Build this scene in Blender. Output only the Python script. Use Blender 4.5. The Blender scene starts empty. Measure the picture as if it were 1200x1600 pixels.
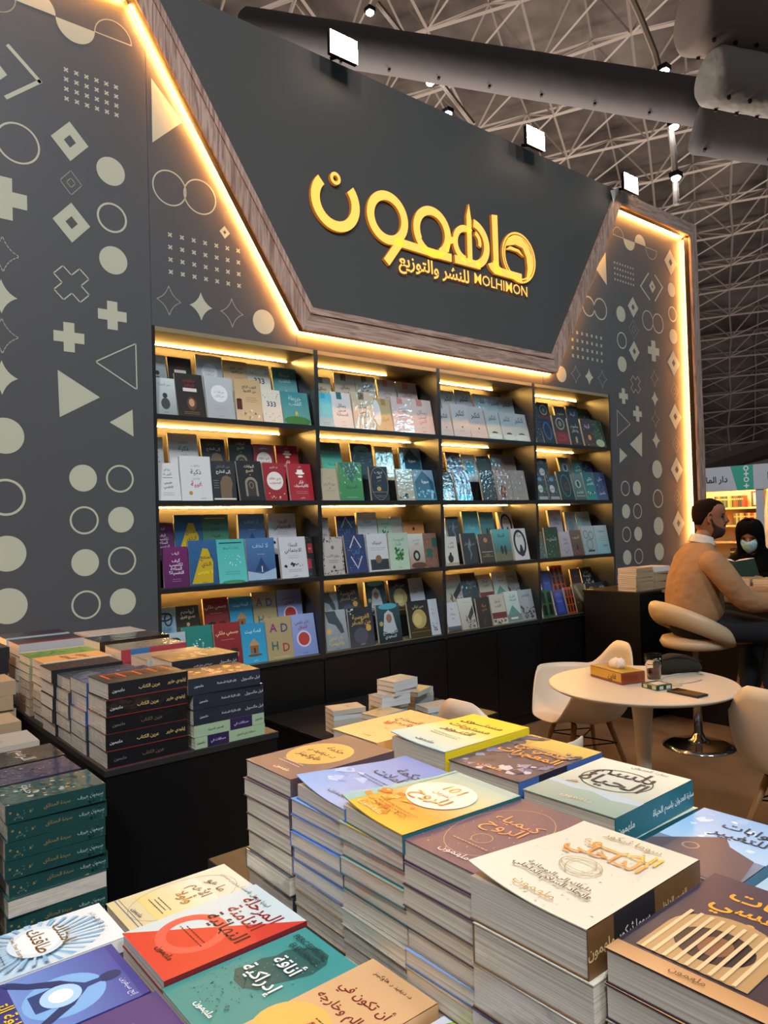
import bpy, bmesh, math, random
from math import sin, cos, pi, radians as rad, sqrt, atan2
from mathutils import Vector, Matrix, Euler
from mathutils.geometry import tessellate_polygon

C = bpy.context.scene.collection
SC = bpy.context.scene

# ------------------------------------------------------------------ camera
YAW, PITCH, ROLL = 0.683548, 0.018659, -0.029236
fw = Vector((sin(YAW)*cos(PITCH), cos(YAW)*cos(PITCH), sin(PITCH)))
r0 = Vector((cos(YAW), -sin(YAW), 0)); u0 = r0.cross(fw)
rt = r0*cos(ROLL)+u0*sin(ROLL); up = -r0*sin(ROLL)+u0*cos(ROLL)
cd = bpy.data.cameras.new('camera'); cd.sensor_fit = 'HORIZONTAL'; cd.sensor_width = 36
cd.lens = 36*1160/1200; cd.clip_end = 300; cd.clip_start = .05
camo = bpy.data.objects.new('camera', cd); C.objects.link(camo)
m = Matrix((rt, up, -fw)).transposed().to_4x4(); m.translation = (-1.47832, -3.63883, 1.5)
camo.matrix_world = m
SC.camera = camo

# ------------------------------------------------------------------ light and exposure
W = bpy.data.worlds.new('hall_ambient'); SC.world = W; W.use_nodes = True
wb = W.node_tree.nodes['Background']; wb.inputs[0].default_value = (.95, .96, 1, 1); wb.inputs[1].default_value = .10
SC.view_settings.view_transform = 'Standard'; SC.view_settings.look = 'None'
SC.view_settings.exposure = 0.0; SC.view_settings.gamma = 1; SC.view_settings.use_curve_mapping = False

def area(name, loc, aim, sx, sy, power, col, spread=180):
    l = bpy.data.lights.new(name, 'AREA'); l.shape = 'RECTANGLE'; l.size = sx; l.size_y = sy; l.energy = power; l.color = col; l.spread = rad(spread)
    o = bpy.data.objects.new(name, l); C.objects.link(o); o.location = loc
    o.rotation_euler = (Vector(aim)-Vector(loc)).to_track_quat('-Z', 'Y').to_euler(); return o
# the hall's high lamps behind and above the visitor, then added fill lights
HALL = (.97, .98, 1)
area('hall_lamp_or_fill', (-7, -9, 11), (-.5, -1, 1.5), 1.6, 1.6, 190, HALL, 80)
area('hall_lamp_or_fill', (-1, -13, 12), (.5, 0, 2), 1.6, 1.6, 75, HALL, 50)
area('hall_lamp_or_fill', (-2.2, -5.2, 10), (-.8, -3, 1), 1.2, 1.2, 11, (.97, .98, 1), 26)
area('added_cyan_light', (16, -14, 9), (2.5, 0, 1.5), 3.5, 1.6, 32, (.38, .82, 1), 50)  # added cyan light, put in for reflections on the wrapped covers
area('hall_lamp_or_fill', (6, 1.5, 9), (10.5, 2, 2), 1.5, 1.5, 40, HALL, 50)  # added light to brighten the neighbouring stand and its fascia
area('hall_lamp_or_fill', (19, 13, 3), (19, 13, 16), 7, 7, 2600, (1, .86, .74))  # added up-light, an unseen fill that brightens the roof from below
area('hall_lamp_or_fill', (7, 17, 3), (10, 17, 16), 7, 7, 2400, (1, .88, .78))  # second added up-light under the roof
area('hall_lamp_or_fill', (22, 3, 3.2), (30, 3, 8), 4, 4, 1500, (1, .88, .78))  # added up-light for the low far end of the roof lattice

# ------------------------------------------------------------------ helpers
def lin(c):
    if isinstance(c, str):
        c = [int(c[i:i+2], 16)/255 for i in (0, 2, 4)]
        c = [x/12.92 if x <= .04045 else ((x+.055)/1.055)**2.4 for x in c]
    return tuple(c)
def tag(o, label=None, cat=None, group=None, kind=None):
    if label: o['label'] = label
    if cat: o['category'] = cat
    if group: o['group'] = group
    if kind: o['kind'] = kind
    return o
def empty(name, loc=(0, 0, 0), rz=0.0, label=None, cat=None, group=None):
    o = bpy.data.objects.new(name, None); C.objects.link(o); o.empty_display_size = .05
    o.location = loc; o.rotation_euler = (0, 0, rz); return tag(o, label, cat, group)
MATS = {}
def mat(name, col=(.5, .5, .5), rough=.5, metal=0.0, coat=0.0, coat_rough=.1, emit=None, strength=0, trans=0, ior=1.45, bump=None, spec=.5, alpha=1, vary=None):
    if name in MATS: return MATS[name]
    m = bpy.data.materials.new(name); m.use_nodes = True; nt = m.node_tree; p = nt.nodes['Principled BSDF']
    i = p.inputs; col = lin(col)
    i['Base Color'].default_value = (*col, 1); i['Roughness'].default_value = rough; i['Metallic'].default_value = metal
    i['Coat Weight'].default_value = coat; i['Coat Roughness'].default_value = coat_rough
    i['Transmission Weight'].default_value = trans; i['IOR'].default_value = ior; i['Specular IOR Level'].default_value = spec
    if emit: i['Emission Color'].default_value = (*lin(emit), 1); i['Emission Strength'].default_value = strength
    if bump:
        tc = nt.nodes.new('ShaderNodeTexCoord'); n = nt.nodes.new('ShaderNodeTexNoise'); b = nt.nodes.new('ShaderNodeBump')
        n.inputs['Scale'].default_value = bump[0]; b.inputs['Strength'].default_value = bump[1]; b.inputs['Distance'].default_value = bump[2]
        nt.links.new(tc.outputs['Object'], n.inputs['Vector']); nt.links.new(n.outputs['Fac'], b.inputs['Height'])
        nt.links.new(b.outputs['Normal'], i['Normal'])
        if coat: nt.links.new(b.outputs['Normal'], i['Coat Normal'])
    if vary:   # (scale, second colour): a soft mottle of the thing's own colour
        tc = nt.nodes.new('ShaderNodeTexCoord'); n = nt.nodes.new('ShaderNodeTexNoise'); x = nt.nodes.new('ShaderNodeMix'); x.data_type = 'RGBA'
        n.inputs['Scale'].default_value = vary[0]; n.inputs['Detail'].default_value = 5
        mr = nt.nodes.new('ShaderNodeMapRange'); mr.inputs[1].default_value = .35; mr.inputs[2].default_value = .65
        x.inputs[6].default_value = (*col, 1); x.inputs[7].default_value = (*lin(vary[1]), 1)
        nt.links.new(tc.outputs['Object'], n.inputs['Vector']); nt.links.new(n.outputs['Fac'], mr.inputs[0])
        nt.links.new(mr.outputs[0], x.inputs[0]); nt.links.new(x.outputs[2], i['Base Color'])
    MATS[name] = m; return m
def print_mat(name, rough, coat, cr, metal=0.0, bump=None):
    m = mat(name, (.5,)*3, rough, metal, coat, cr, bump=bump); nt = m.node_tree
    a = nt.nodes.new('ShaderNodeAttribute'); a.attribute_name = 'ink'
    nt.links.new(a.outputs['Color'], nt.nodes['Principled BSDF'].inputs['Base Color']); return m
PRINT = print_mat('printed_cover', .5, .12, .2)
WRAP = print_mat('printed_cover_shrink_wrapped', .4, 1.0, .05, bump=(38, .35, .004))
FOIL = print_mat('metal_foil_print', .3, .3, .1, metal=.7)
PWALL = print_mat('printed_wall_vinyl', .5, .12, .3)
def wood_mat(name, c1, c2, axis, scale=1.0):
    m = mat(name, c1, .6); nt = m.node_tree; N = nt.nodes.new; L = nt.links.new
    tc = N('ShaderNodeTexCoord'); mp = N('ShaderNodeMapping'); sc = [9*scale, 9*scale, 9*scale]; sc[axis] = .8*scale; mp.inputs['Scale'].default_value = sc
    n = N('ShaderNodeTexNoise'); n.inputs['Scale'].default_value = 4; n.inputs['Detail'].default_value = 9; n.inputs['Distortion'].default_value = 1.6
    cr = N('ShaderNodeValToRGB'); cr.color_ramp.elements[0].color = (*lin(c2), 1); cr.color_ramp.elements[0].position = .36
    cr.color_ramp.elements[1].color = (*lin(c1), 1); cr.color_ramp.elements[1].position = .6
    L(tc.outputs['Object'], mp.inputs[0]); L(mp.outputs[0], n.inputs[0]); L(n.outputs[0], cr.inputs[0])
    L(cr.outputs[0], nt.nodes['Principled BSDF'].inputs['Base Color']); return m
def page_mat(name, coat, bump):
    m = mat(name, 'd9d2c3', .8, coat=coat, coat_rough=.08, bump=bump); nt = m.node_tree; N = nt.nodes.new; L = nt.links.new
    tc = N('ShaderNodeTexCoord'); mp = N('ShaderNodeMapping'); mp.inputs['Scale'].default_value = (3, 3, 900)
    n = N('ShaderNodeTexNoise'); n.inputs['Scale'].default_value = 1; n.inputs['Detail'].default_value = 4
    cr = N('ShaderNodeValToRGB'); cr.color_ramp.elements[0].color = (*lin('aca192'), 1); cr.color_ramp.elements[0].position = .3
    cr.color_ramp.elements[1].color = (*lin('e3dccd'), 1); cr.color_ramp.elements[1].position = .62
    L(tc.outputs['Object'], mp.inputs[0]); L(mp.outputs[0], n.inputs[0]); L(n.outputs[0], cr.inputs[0])
    L(cr.outputs[0], nt.nodes['Principled BSDF'].inputs['Base Color']); return m
PAGES = page_mat('page_edges', 0, None); PAGESW = page_mat('page_edges_in_shrink_wrap', 1.0, (30, .5, .006))

class MB:
    """collects coloured polygons and links them as one mesh"""
    def __init__(s): s.v = []; s.f = []; s.c = []; s.m = []
    def face(s, pts, col=None, mi=0):
        n = len(s.v); s.v += [tuple(p) for p in pts]; s.f.append(tuple(range(n, n+len(pts)))); s.m.append(mi)
        if col is None: col = (.5, .5, .5)
        s.c.append(col if isinstance(col, list) else [col]*len(pts))
    def mesh(s, vs, fs, col=None, mi=0):
        n = len(s.v); s.v += [tuple(p) for p in vs]
        for f in fs: s.f.append(tuple(i+n for i in f)); s.m.append(mi); s.c.append([col or (.5, .5, .5)]*len(f))
    def box(s, a, b, col=None, mi=0, M=None):
        x0, y0, z0 = a; x1, y1, z1 = b
        v = [(x0, y0, z0), (x1, y0, z0), (x1, y1, z0), (x0, y1, z0), (x0, y0, z1), (x1, y0, z1), (x1, y1, z1), (x0, y1, z1)]
        if M: v = [M @ Vector(p) for p in v]
        s.mesh(v, [(3, 2, 1, 0), (4, 5, 6, 7), (0, 1, 5, 4), (1, 2, 6, 5), (2, 3, 7, 6), (3, 0, 4, 7)], col, mi)
    def bar(s, a, b, r, n=4, col=None, mi=0, r2=None):
        a = Vector(a); b = Vector(b); d = (b-a).normalized(); u = d.orthogonal().normalized(); w = d.cross(u); r2 = r if r2 is None else r2
        v = [a+(u*cos(2*pi*k/n)+w*sin(2*pi*k/n))*r for k in range(n)]+[b+(u*cos(2*pi*k/n)+w*sin(2*pi*k/n))*r2 for k in range(n)]
        f = [(k, (k+1) % n, n+(k+1) % n, n+k) for k in range(n)]
        s.mesh(v, f+[tuple(range(n-1, -1, -1)), tuple(range(n, 2*n))], col, mi)
    def tube(s, pts, rs, n=10, col=None, mi=0, flat=None):
        pts = [Vector(p) for p in pts]
        if not isinstance(rs, (list, tuple)): rs = [rs]*len(pts)
        v = []; u = None
        for i, p in enumerate(pts):
            d = (pts[min(i+1, len(pts)-1)]-pts[max(i-1, 0)]).normalized()
            u = (u-d*u.dot(d)).normalized() if u is not None else d.orthogonal().normalized()
            w = d.cross(u)
            v += [p+(u*cos(2*pi*k/n)+w*sin(2*pi*k/n))*rs[i] for k in range(n)]
        f = [(i*n+k, i*n+(k+1) % n, (i+1)*n+(k+1) % n, (i+1)*n+k) for i in range(len(pts)-1) for k in range(n)]
        f += [tuple(range(n-1, -1, -1)), tuple(range((len(pts)-1)*n, len(pts)*n))]
        s.mesh(v, f, col, mi)
    def lathe(s, prof, n=32, c=(0, 0), col=None, mi=0):
        v = []; L = len(prof)
        for r, z in prof:
            v += [(c[0]+r*cos(2*pi*k/n), c[1]+r*sin(2*pi*k/n), z) for k in range(n)]
        f = [(i*n+k, i*n+(k+1) % n, (i+1)*n+(k+1) % n, (i+1)*n+k) for i in range(L-1) for k in range(n)]
        f += [tuple(range(n-1, -1, -1)), tuple(range((L-1)*n, L*n))]
        s.mesh(v, f, col, mi)
    def loft(s, rings, col=None, mi=0, cap=True):
        n = len(rings[0]); v = [p for r in rings for p in r]; R = len(rings)
        f = [(i*n+k, i*n+(k+1) % n, (i+1)*n+(k+1) % n, (i+1)*n+k) for i in range(R-1) for k in range(n)]
        if cap: f += [tuple(range(n-1, -1, -1)), tuple(range((R-1)*n, R*n))]
        s.mesh(v, f, col, mi)
    def build(s, name, mats, parent=None, smooth=False, bevel=0, subsurf=0, loc=None, rot=None, data_only=False):
        me = bpy.data.meshes.new(name); me.from_pydata(s.v, [], s.f)
        if not isinstance(mats, (list, tuple)): mats = [mats]
        for q in mats: me.materials.append(q)
        me.polygons.foreach_set('material_index', s.m)
        at = me.color_attributes.new('ink', 'FLOAT_COLOR', 'CORNER')
        flat = []
        for cs in s.c:
            for c in cs: flat += [c[0], c[1], c[2], 1.0]
        at.data.foreach_set('color', flat)
        me.validate(clean_customdata=False); me.update()
        if smooth: me.polygons.foreach_set('use_smooth', [True]*len(me.polygons))
        if data_only: return me
        o = bpy.data.objects.new(name, me); C.objects.link(o)
        if parent: o.parent = parent
        if loc: o.location = loc
        if rot: o.rotation_euler = rot
        if bevel:
            b = o.modifiers.new('bevel', 'BEVEL'); b.width = bevel; b.segments = 2; b.limit_method = 'ANGLE'; b.angle_limit = rad(40)
        if subsurf:
            b = o.modifiers.new('subd', 'SUBSURF'); b.levels = subsurf; b.render_levels = subsurf
        return o
def put(me, name, parent=None):
    o = bpy.data.objects.new(name, me); C.objects.link(o)
    if parent: o.parent = parent
    return o

# ------------------------------------------------------------------ lettering (Arabic joined forms, drawn right to left)
FORMS = {}
def _f(ch, base, n): FORMS[ch] = (base, n)
for ch, b, n in (('\u0621', 0xFE80, 1), ('\u0622', 0xFE81, 2), ('\u0623', 0xFE83, 2), ('\u0624', 0xFE85, 2), ('\u0625', 0xFE87, 2), ('\u0626', 0xFE89, 4),
                 ('\u0627', 0xFE8D, 2), ('\u0628', 0xFE8F, 4), ('\u0629', 0xFE93, 2), ('\u062a', 0xFE95, 4), ('\u062b', 0xFE99, 4), ('\u062c', 0xFE9D, 4),
                 ('\u062d', 0xFEA1, 4), ('\u062e', 0xFEA5, 4), ('\u062f', 0xFEA9, 2), ('\u0630', 0xFEAB, 2), ('\u0631', 0xFEAD, 2), ('\u0632', 0xFEAF, 2),
                 ('\u0633', 0xFEB1, 4), ('\u0634', 0xFEB5, 4), ('\u0635', 0xFEB9, 4), ('\u0636', 0xFEBD, 4), ('\u0637', 0xFEC1, 4), ('\u0638', 0xFEC5, 4),
                 ('\u0639', 0xFEC9, 4), ('\u063a', 0xFECD, 4), ('\u0641', 0xFED1, 4), ('\u0642', 0xFED5, 4), ('\u0643', 0xFED9, 4), ('\u0644', 0xFEDD, 4),
                 ('\u0645', 0xFEE1, 4), ('\u0646', 0xFEE5, 4), ('\u0647', 0xFEE9, 4), ('\u0648', 0xFEED, 2), ('\u0649', 0xFEEF, 2), ('\u064a', 0xFEF1, 4)): _f(ch, b, n)
def shape(t):
    if not any(c in FORMS for c in t): return t
    t2 = []; i = 0
    LA = {'\u0622': 0xFEF5, '\u0623': 0xFEF7, '\u0625': 0xFEF9, '\u0627': 0xFEFB}
    while i < len(t):
        if t[i] == '\u0644' and i+1 < len(t) and t[i+1] in LA: t2.append(('LA', LA[t[i+1]])); i += 2
        else: t2.append(t[i]); i += 1
    def dual(c): return c == '\u0640' or (isinstance(c, str) and c in FORMS and FORMS[c][1] == 4)
    def joins(c): return isinstance(c, tuple) or c == '\u0640' or (c in FORMS and FORMS[c][1] > 1)
    out = []
    for k, c in enumerate(t2):
        pv = k > 0 and dual(t2[k-1]); nx = k+1 < len(t2) and joins(t2[k+1])
        if isinstance(c, tuple): out.append(chr(c[1]+(1 if pv else 0)))
        elif c in FORMS:
            b, n = FORMS[c]; pv = pv and n > 1
            if n == 4: out.append(chr(b+(3 if pv and nx else 1 if pv else 2 if nx else 0)))
            elif n == 2: out.append(chr(b+(1 if pv else 0)))
            else: out.append(chr(b))
        else: out.append(c)
    s = ''.join(out)
    # Latin runs and numbers keep their own direction
    words = s.split(' '); res = []
    for w in reversed(words): res.append(w if w and all(ord(q) < 0x600 for q in w) else w[::-1])
    return ' '.join(res)
_G = {}
def _raw(body, off):
    c = bpy.data.curves.new('glyph', 'FONT'); c.body = body; c.size = 1; c.resolution_u = 2; c.offset = off; c.fill_mode = 'FRONT'
    o = bpy.data.objects.new('glyph', c); C.objects.link(o)
    dg = bpy.context.evaluated_depsgraph_get(); me = bpy.data.meshes.new_from_object(o.evaluated_get(dg))
    v = [(p.co.x, p.co.y) for p in me.vertices]; f = [tuple(p.vertices) for p in me.polygons]
    bpy.data.objects.remove(o); bpy.data.curves.remove(c); bpy.data.meshes.remove(me); return v, f
def glyph(ch, off):
    k = (ch, off)
    if k not in _G:
        if 'bar' not in _G: _G['bar'] = max(x for x, y in _raw('|', 0)[0])
        adv = max(x for x, y in _raw(ch+'|', 0)[0])-_G['bar']
        v, f = _raw(ch, off) if ch != ' ' else ([], [])
        _G[k] = (v, f, adv)
    return _G[k]
def text_geo(t, bold=0.0):
    x = 0; V = []; F = []
    for ch in shape(t):
        v, f, adv = glyph(ch, bold); n = len(V)
        V += [(a+x, b) for a, b in v]; F += [tuple(i+n for i in q) for q in f]; x += adv
    return V, F, x
# ------------------------------------------------------------------ cover art
class Art:
    """flat drawing in cover units: x 0..1 over the width, y 0..1 over the height; each layer lies a hair above the last"""
    def __init__(s, mb, w, h, place, step=.00012):
        s.mb = mb; s.w = w; s.h = h; s.P = place; s.k = 1; s.step = step
    def _z(s): s.k += 1; return s.k*s.step
    def poly(s, pts, col, mi=0, z=None):
        z = s._z() if z is None else z
        s.mb.face([s.P(x*s.w, y*s.h, z) for x, y in pts], col, mi)
    def conc(s, pts, col, mi=0):
        z = s._z(); tri = tessellate_polygon([[Vector((x*s.w, y*s.h, 0)) for x, y in pts]])
        for t in tri:
            a, b, c = [pts[i] for i in t]
            if (b[0]-a[0])*(c[1]-a[1])-(b[1]-a[1])*(c[0]-a[0]) < 0: b, c = c, b
            s.mb.face([s.P(p[0]*s.w, p[1]*s.h, z) for p in (a, b, c)], col, mi)
    def run(s, ops):
        for o in ops:
            k = o[0]
            if k == 'r': _, x0, y0, x1, y1, c = o; s.poly([(x0, y0), (x1, y0), (x1, y1), (x0, y1)], lin(c))
            elif k == 'g':
                _, x0, y0, x1, y1, ct, cb = o; ct = lin(ct); cb = lin(cb); s.poly([(x0, y0), (x1, y0), (x1, y1), (x0, y1)], [cb, cb, ct, ct])
            elif k == 'p': s.poly(o[1], lin(o[2]))
            elif k == 'c': s.conc(o[1], lin(o[2]))
            elif k in 'ef':
                cx, cy, rx, ry, c = o[1:6]; n = 28; a = s.w/s.h
                s.poly([(cx+rx*cos(2*pi*i/n), cy+ry*a*sin(2*pi*i/n)) for i in range(n)], lin(c), 1 if k == 'f' else 0)
            elif k == 'o':
                cx, cy, rx, ry, wd, c = o[1:7]; n = 28; a = s.w/s.h; z = s._z()
                for i in range(n):
                    q = [(2*pi*i/n, 1), (2*pi*(i+1)/n, 1), (2*pi*(i+1)/n, 0), (2*pi*i/n, 0)]
                    s.poly([(cx+(rx if e else rx-wd)*cos(t), cy+(ry if e else ry-wd)*a*sin(t)) for t, e in q][::1], lin(c), z=z)
            elif k in 'tTbB':   # t/b ink, T/B foil; b/B bold
                _, tx, cx, cy, sz, c = o[:6]; V, F, adv = text_geo(tx, .016 if k in 'bB' else 0.0); a = s.w/s.h; sz = sz*.78
                sy = o[6] if len(o) > 6 else 1
                z = s._z(); sw = sz; maxw = .92
                if adv*sw > maxw: sw = maxw/adv
                pts = [s.P((cx+(x-adv/2)*sw)*s.w, (cy+(y-.3)*sw*sy*a)*s.h, z) for x, y in V]
                s.mb.mesh(pts, F, lin(c), 1 if k in 'TB' else 0)
            elif k == 'n':      # scatter of small marks that stands for fine illustration
                _, x0, y0, x1, y1, n, sz, cols, seed = o; R = random.Random(seed); a = s.w/s.h
                for i in range(n):
                    x = R.uniform(x0, x1); y = R.uniform(y0, y1); q = sz*R.uniform(.4, 1.2); t = R.uniform(0, 6.28); m_ = R.randint(3, 6)
                    z = s._z() if i % 8 == 0 else s.k*s.step+.00001*(i % 8)
                    s.poly([(min(.99, max(.01, x+q*R.uniform(.6, 1)*cos(t+6.283*j/m_))), min(.99, max(.01, y+q*a*R.uniform(.6, 1)*sin(t+6.283*j/m_)))) for j in range(m_)], lin(R.choice(cols)), z=z)
            elif k == 'l':      # lines of small text drawn as dashes
                _, cx, cy, n, lw, gap, c = o; R = random.Random(int(cx*91+cy*77))
                for i in range(n):
                    q = lw*R.uniform(.7, 1)/2; y = cy-i*gap; x = cx-q; z = s._z()
                    while x < cx+q:
                        d = R.uniform(.02, .05); s.poly([(x, y-.004), (min(x+d, cx+q), y-.004), (min(x+d, cx+q), y+.004), (x, y+.004)], lin(c), z=z); x += d+.012

def cover_mesh(key, w, h, t, wrap=False, curl=0.0, spine_up=True):
    d = D[key]; bg = d['bg']; ct = lin(bg[0] if isinstance(bg, tuple) else bg); cb = lin(bg[1] if isinstance(bg, tuple) else bg)
    sp = lin(d.get('sp', bg[0] if isinstance(bg, tuple) else bg)); th = min(.0012, t*.08)
    mb = MB()
    def lift(x, y):
        if not curl: return 0
        a = max(0, .75*w-x)/(.75*w); b = max(0, h*.8-y)/(h*.8)
        return curl*a*a*b
    def P(x, y, z): return (x, y, t+z+lift(x, y))
    n = 14 if curl else 1
    for i in range(n):
        for j in range(n):
            x0, x1, y0, y1 = w*i/n, w*(i+1)/n, h*j/n, h*(j+1)/n
            c0 = tuple(cb[q]+(ct[q]-cb[q])*j/n for q in range(3)); c1 = tuple(cb[q]+(ct[q]-cb[q])*(j+1)/n for q in range(3))
            mb.face([P(x0, y0, 0), P(x1, y0, 0), P(x1, y1, 0), P(x0, y1, 0)], [c0, c0, c1, c1])
            if curl: mb.face([P(x0, y1, -th), P(x1, y1, -th), P(x1, y0, -th), P(x0, y0, -th)], (.8, .78, .72))
    # board edges
    def edge(pts):
        for (a, b) in zip(pts, pts[1:]): mb.face([P(*a, -th), P(*b, -th), P(*b, 0), P(*a, 0)], cb)
    K = [i/n for i in range(n+1)]
    edge([(w*k, 0) for k in K]); edge([(0, h*(1-k)) for k in K]); edge([(w*(1-k), h) for k in K])
    if not curl: mb.face([(0, h, t-th), (w, h, t-th), (w, 0, t-th), (0, 0, t-th)], (.8, .78, .72))
    mb.box((0, 0, 0), (w, h, th), sp)
    mb.box((w-th, 0, th), (w, h, t), sp)
    if curl:
        A = Art(mb, w, h, lambda x, y, z: (x, y, z), .0002); f0, v0 = len(mb.f), len(mb.v); A.run(d['ops'])
        faces = [([Vector(mb.v[i]) for i in mb.f[q]], mb.c[q], mb.m[q]) for q in range(f0, len(mb.f))]
        del mb.f[f0:]; del mb.c[f0:]; del mb.m[f0:]; del mb.v[v0:]
        def emit(a, b, c, ca, cb_, cc, mi, dep=0):
            L = [(a-b).length, (b-c).length, (c-a).length]; m_ = max(L)
            if m_ < .014 or dep > 9: mb.face([P(p.x, p.y, p.z) for p in (a, b, c)], [ca, cb_, cc], mi); return
            k = L.index(m_); mx = lambda p, q: tuple((p[i]+q[i])/2 for i in range(3))
            if k == 0: m1, mc = (a+b)/2, mx(ca, cb_); emit(a, m1, c, ca, mc, cc, mi, dep+1); emit(m1, b, c, mc, cb_, cc, mi, dep+1)
            elif k == 1: m1, mc = (b+c)/2, mx(cb_, cc); emit(a, b, m1, ca, cb_, mc, mi, dep+1); emit(a, m1, c, ca, mc, cc, mi, dep+1)
            else: m1, mc = (c+a)/2, mx(cc, ca); emit(a, b, m1, ca, cb_, mc, mi, dep+1); emit(m1, b, c, mc, cb_, cc, mi, dep+1)
        for pv, pc, mi in faces:
            for q in range(1, len(pv)-1): emit(pv[0], pv[q], pv[q+1], pc[0], pc[q], pc[q+1], mi)
    else:
        A = Art(mb, w, h, P); A.run(d['ops'])
    if wrap is not None and d.get('spt') is not False:
        S = Art(mb, h, t, lambda y, z, e: (w+e, y, z))
        for o in d.get('spo', []): S.run([o])
        if d.get('spt'):
            for (tx, cx, sz, c) in d['spt']:
                V, F, adv = text_geo(tx, .014); s_ = min(t*sz, h*.27/adv)
                S.mb.mesh([(w+.0004, cx*h+(x-adv/2)*s_, t/2+(y-.28)*s_) for x, y in V], F, lin(c), 1 if d.get('spf') else 0)
    return mb.build('cover', [WRAP if wrap else PRINT, FOIL], data_only=True)
BC = {}
def book(key, w, h, t, M, label, group, name='book', wrap=False, curl=0.0, cat='book', back_text=True):
    ck = (key, round(w, 3), round(h, 3), round(t, 4), wrap, curl)
    if ck not in BC:
        cm = cover_mesh(key, w, h, t, wrap, curl)
        th = min(.0012, t*.08); pb = MB(); pb.box((.0015, .0015, th+.0001), (w-th-.0001, h-.0015, t-th-.0003))
        BC[ck] = (cm, pb.build('page_block', [PAGESW if wrap else PAGES], data_only=True))
    r = empty(name, label=label, cat=cat, group=group); r.matrix_world = M
    put(BC[ck][0], 'cover', r); put(BC[ck][1], 'page_block', r); return r

A_ = 'ملهمون'
def logo(c, x=.5, y=.07, k='t', s=.085): return (k, A_, x, y, s*.92, c)
D = {}
def d(key, bg, desc, ops, **kw): D[key] = dict(bg=bg, desc=desc, ops=ops, **kw)
# --- shelf titles
d('fog', ('c9d6d6', '8d989a'), 'misty grey book with a dark hooded figure', [('e', .5, .3, .2, .26, '3a4144'), ('e', .5, .52, .11, .12, '2b3133'), ('t', 'سر الحياة', .5, .82, .2, '55676b'), logo('333333')])
d('horror', '221b1b', 'black book with dark red title above a face', [('b', 'حكايات', .5, .84, .2, '8c1d24'), ('b', 'الظلام', .5, .72, .2, '8c1d24'), ('r', .25, .58, .75, .66, 'd8d4cc'), ('e', .52, .3, .17, .24, '5b3a28'), ('e', .52, .32, .1, .14, 'c09470'), ('l', .5, .1, 2, .6, .04, 'a58c50')])
d('calm', ('b7bfc4', 'a2acb2'), 'silver grey book with a pale round seal', [('e', .5, .6, .3, .3, 'dde3e6'), ('t', 'جرعات', .5, .64, .17, '7d868c'), ('t', 'حياتك', .5, .54, .17, '7d868c'), ('l', .5, .3, 3, .5, .05, '8a9298'), logo('6d757a')])
d('coffee', ('c6a67a', 'd7c09a'), 'tan book with black title and coffee cup', [('b', 'الكوب الرابع', .56, .82, .15, '1c1613'), ('b', 'من القهوة', .56, .72, .16, '1c1613'), ('r', .04, .26, .24, .5, '4b2a1c'), ('e', .14, .5, .1, .03, '20120c'), ('l', .6, .56, 3, .5, .05, '6b5236'), ('n', .3, .04, .95, .26, 14, .05, ['8a7a4c', '6b6b3d', 'efe6d0'], 3)])
d('n333', 'd9d6c8', 'cream book with blue number 333', [('b', '333', .5, .55, .42, '1d2f63'), ('n', .08, .74, .92, .95, 9, .035, ['b8a13c', '5c6b8c', '8c8c5c'], 5), ('n', .08, .12, .92, .4, 12, .035, ['b8a13c', '5c6b8c', '8c8c5c'], 7), logo('444444')])
d('map', ('3d8a96', '5fa3a0'), 'teal book with white title over green hill', [('t', 'خريطة', .5, .8, .25, 'cfe5e5'), ('t', 'القلب', .5, .64, .25, 'cfe5e5'), ('e', .5, .1, .48, .16, '3f7a3c'), ('e', .5, .32, .05, .09, 'c7b84a'), ('r', .49, .2, .51, .3, '4a3a22')])
d('doctor', 'd5d8da', 'white book with six lines of black title', [('b', 'ما لم', .5, .82, .17, '2a3940'), ('b', 'أخبر به', .5, .7, .17, '2a3940'), ('r', .3, .6, .7, .61, '2a3940'), ('b', 'طبيبي', .5, .48, .17, '2a3940'), ('b', 'النفسي', .5, .36, .17, '2a3940'), ('l', .5, .2, 2, .6, .05, '6c7579')])
d('smart', 'd3d6d8', 'white book with green and red title', [('t', 'علاقات', .5, .78, .13, '75807f'), ('b', 'ذكية', .5, .64, .26, '2f6d4a'), ('t', 'وأخرى', .5, .5, .12, '75807f'), ('b', 'غبية', .5, .37, .28, 'b32530'), ('e', .3, .17, .06, .06, 'b98a33'), logo('555555', .7, .06)])
d('inout', '2c2d31', 'charcoal book with white title and brown figure', [('b', 'من الداخل', .5, .86, .18, '7f7a70'), ('b', 'إلى الخارج', .5, .73, .19, 'e8e6e0'), ('c', [(.34, .06), (.34, .45), (.45, .6), (.62, .64), (.8, .58), (.86, .42), (.8, .3), (.78, .06)], '75624c'), ('l', .18, .5, 4, .22, .06, 'bdb9af'), ('r', .05, .02, .95, .06, 'ddd6c6')])
d('gates', '1f1e1f', 'black book with a stone arch and pale title', [('b', 'البوابات', .5, .86, .17, 'd7c9a0'), ('b', 'التسع', .5, .75, .17, 'd7c9a0'), ('e', .5, .42, .25, .25, '8d8272'), ('r', .25, .1, .75, .42, '8d8272'), ('e', .5, .4, .17, .18, '3a322b'), ('r', .33, .1, .67, .4, '3a322b'), ('o', .5, .38, .09, .12, .02, '9c8f78'), ('e', .5, .64, .015, .015, 'fff0d0')])
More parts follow.
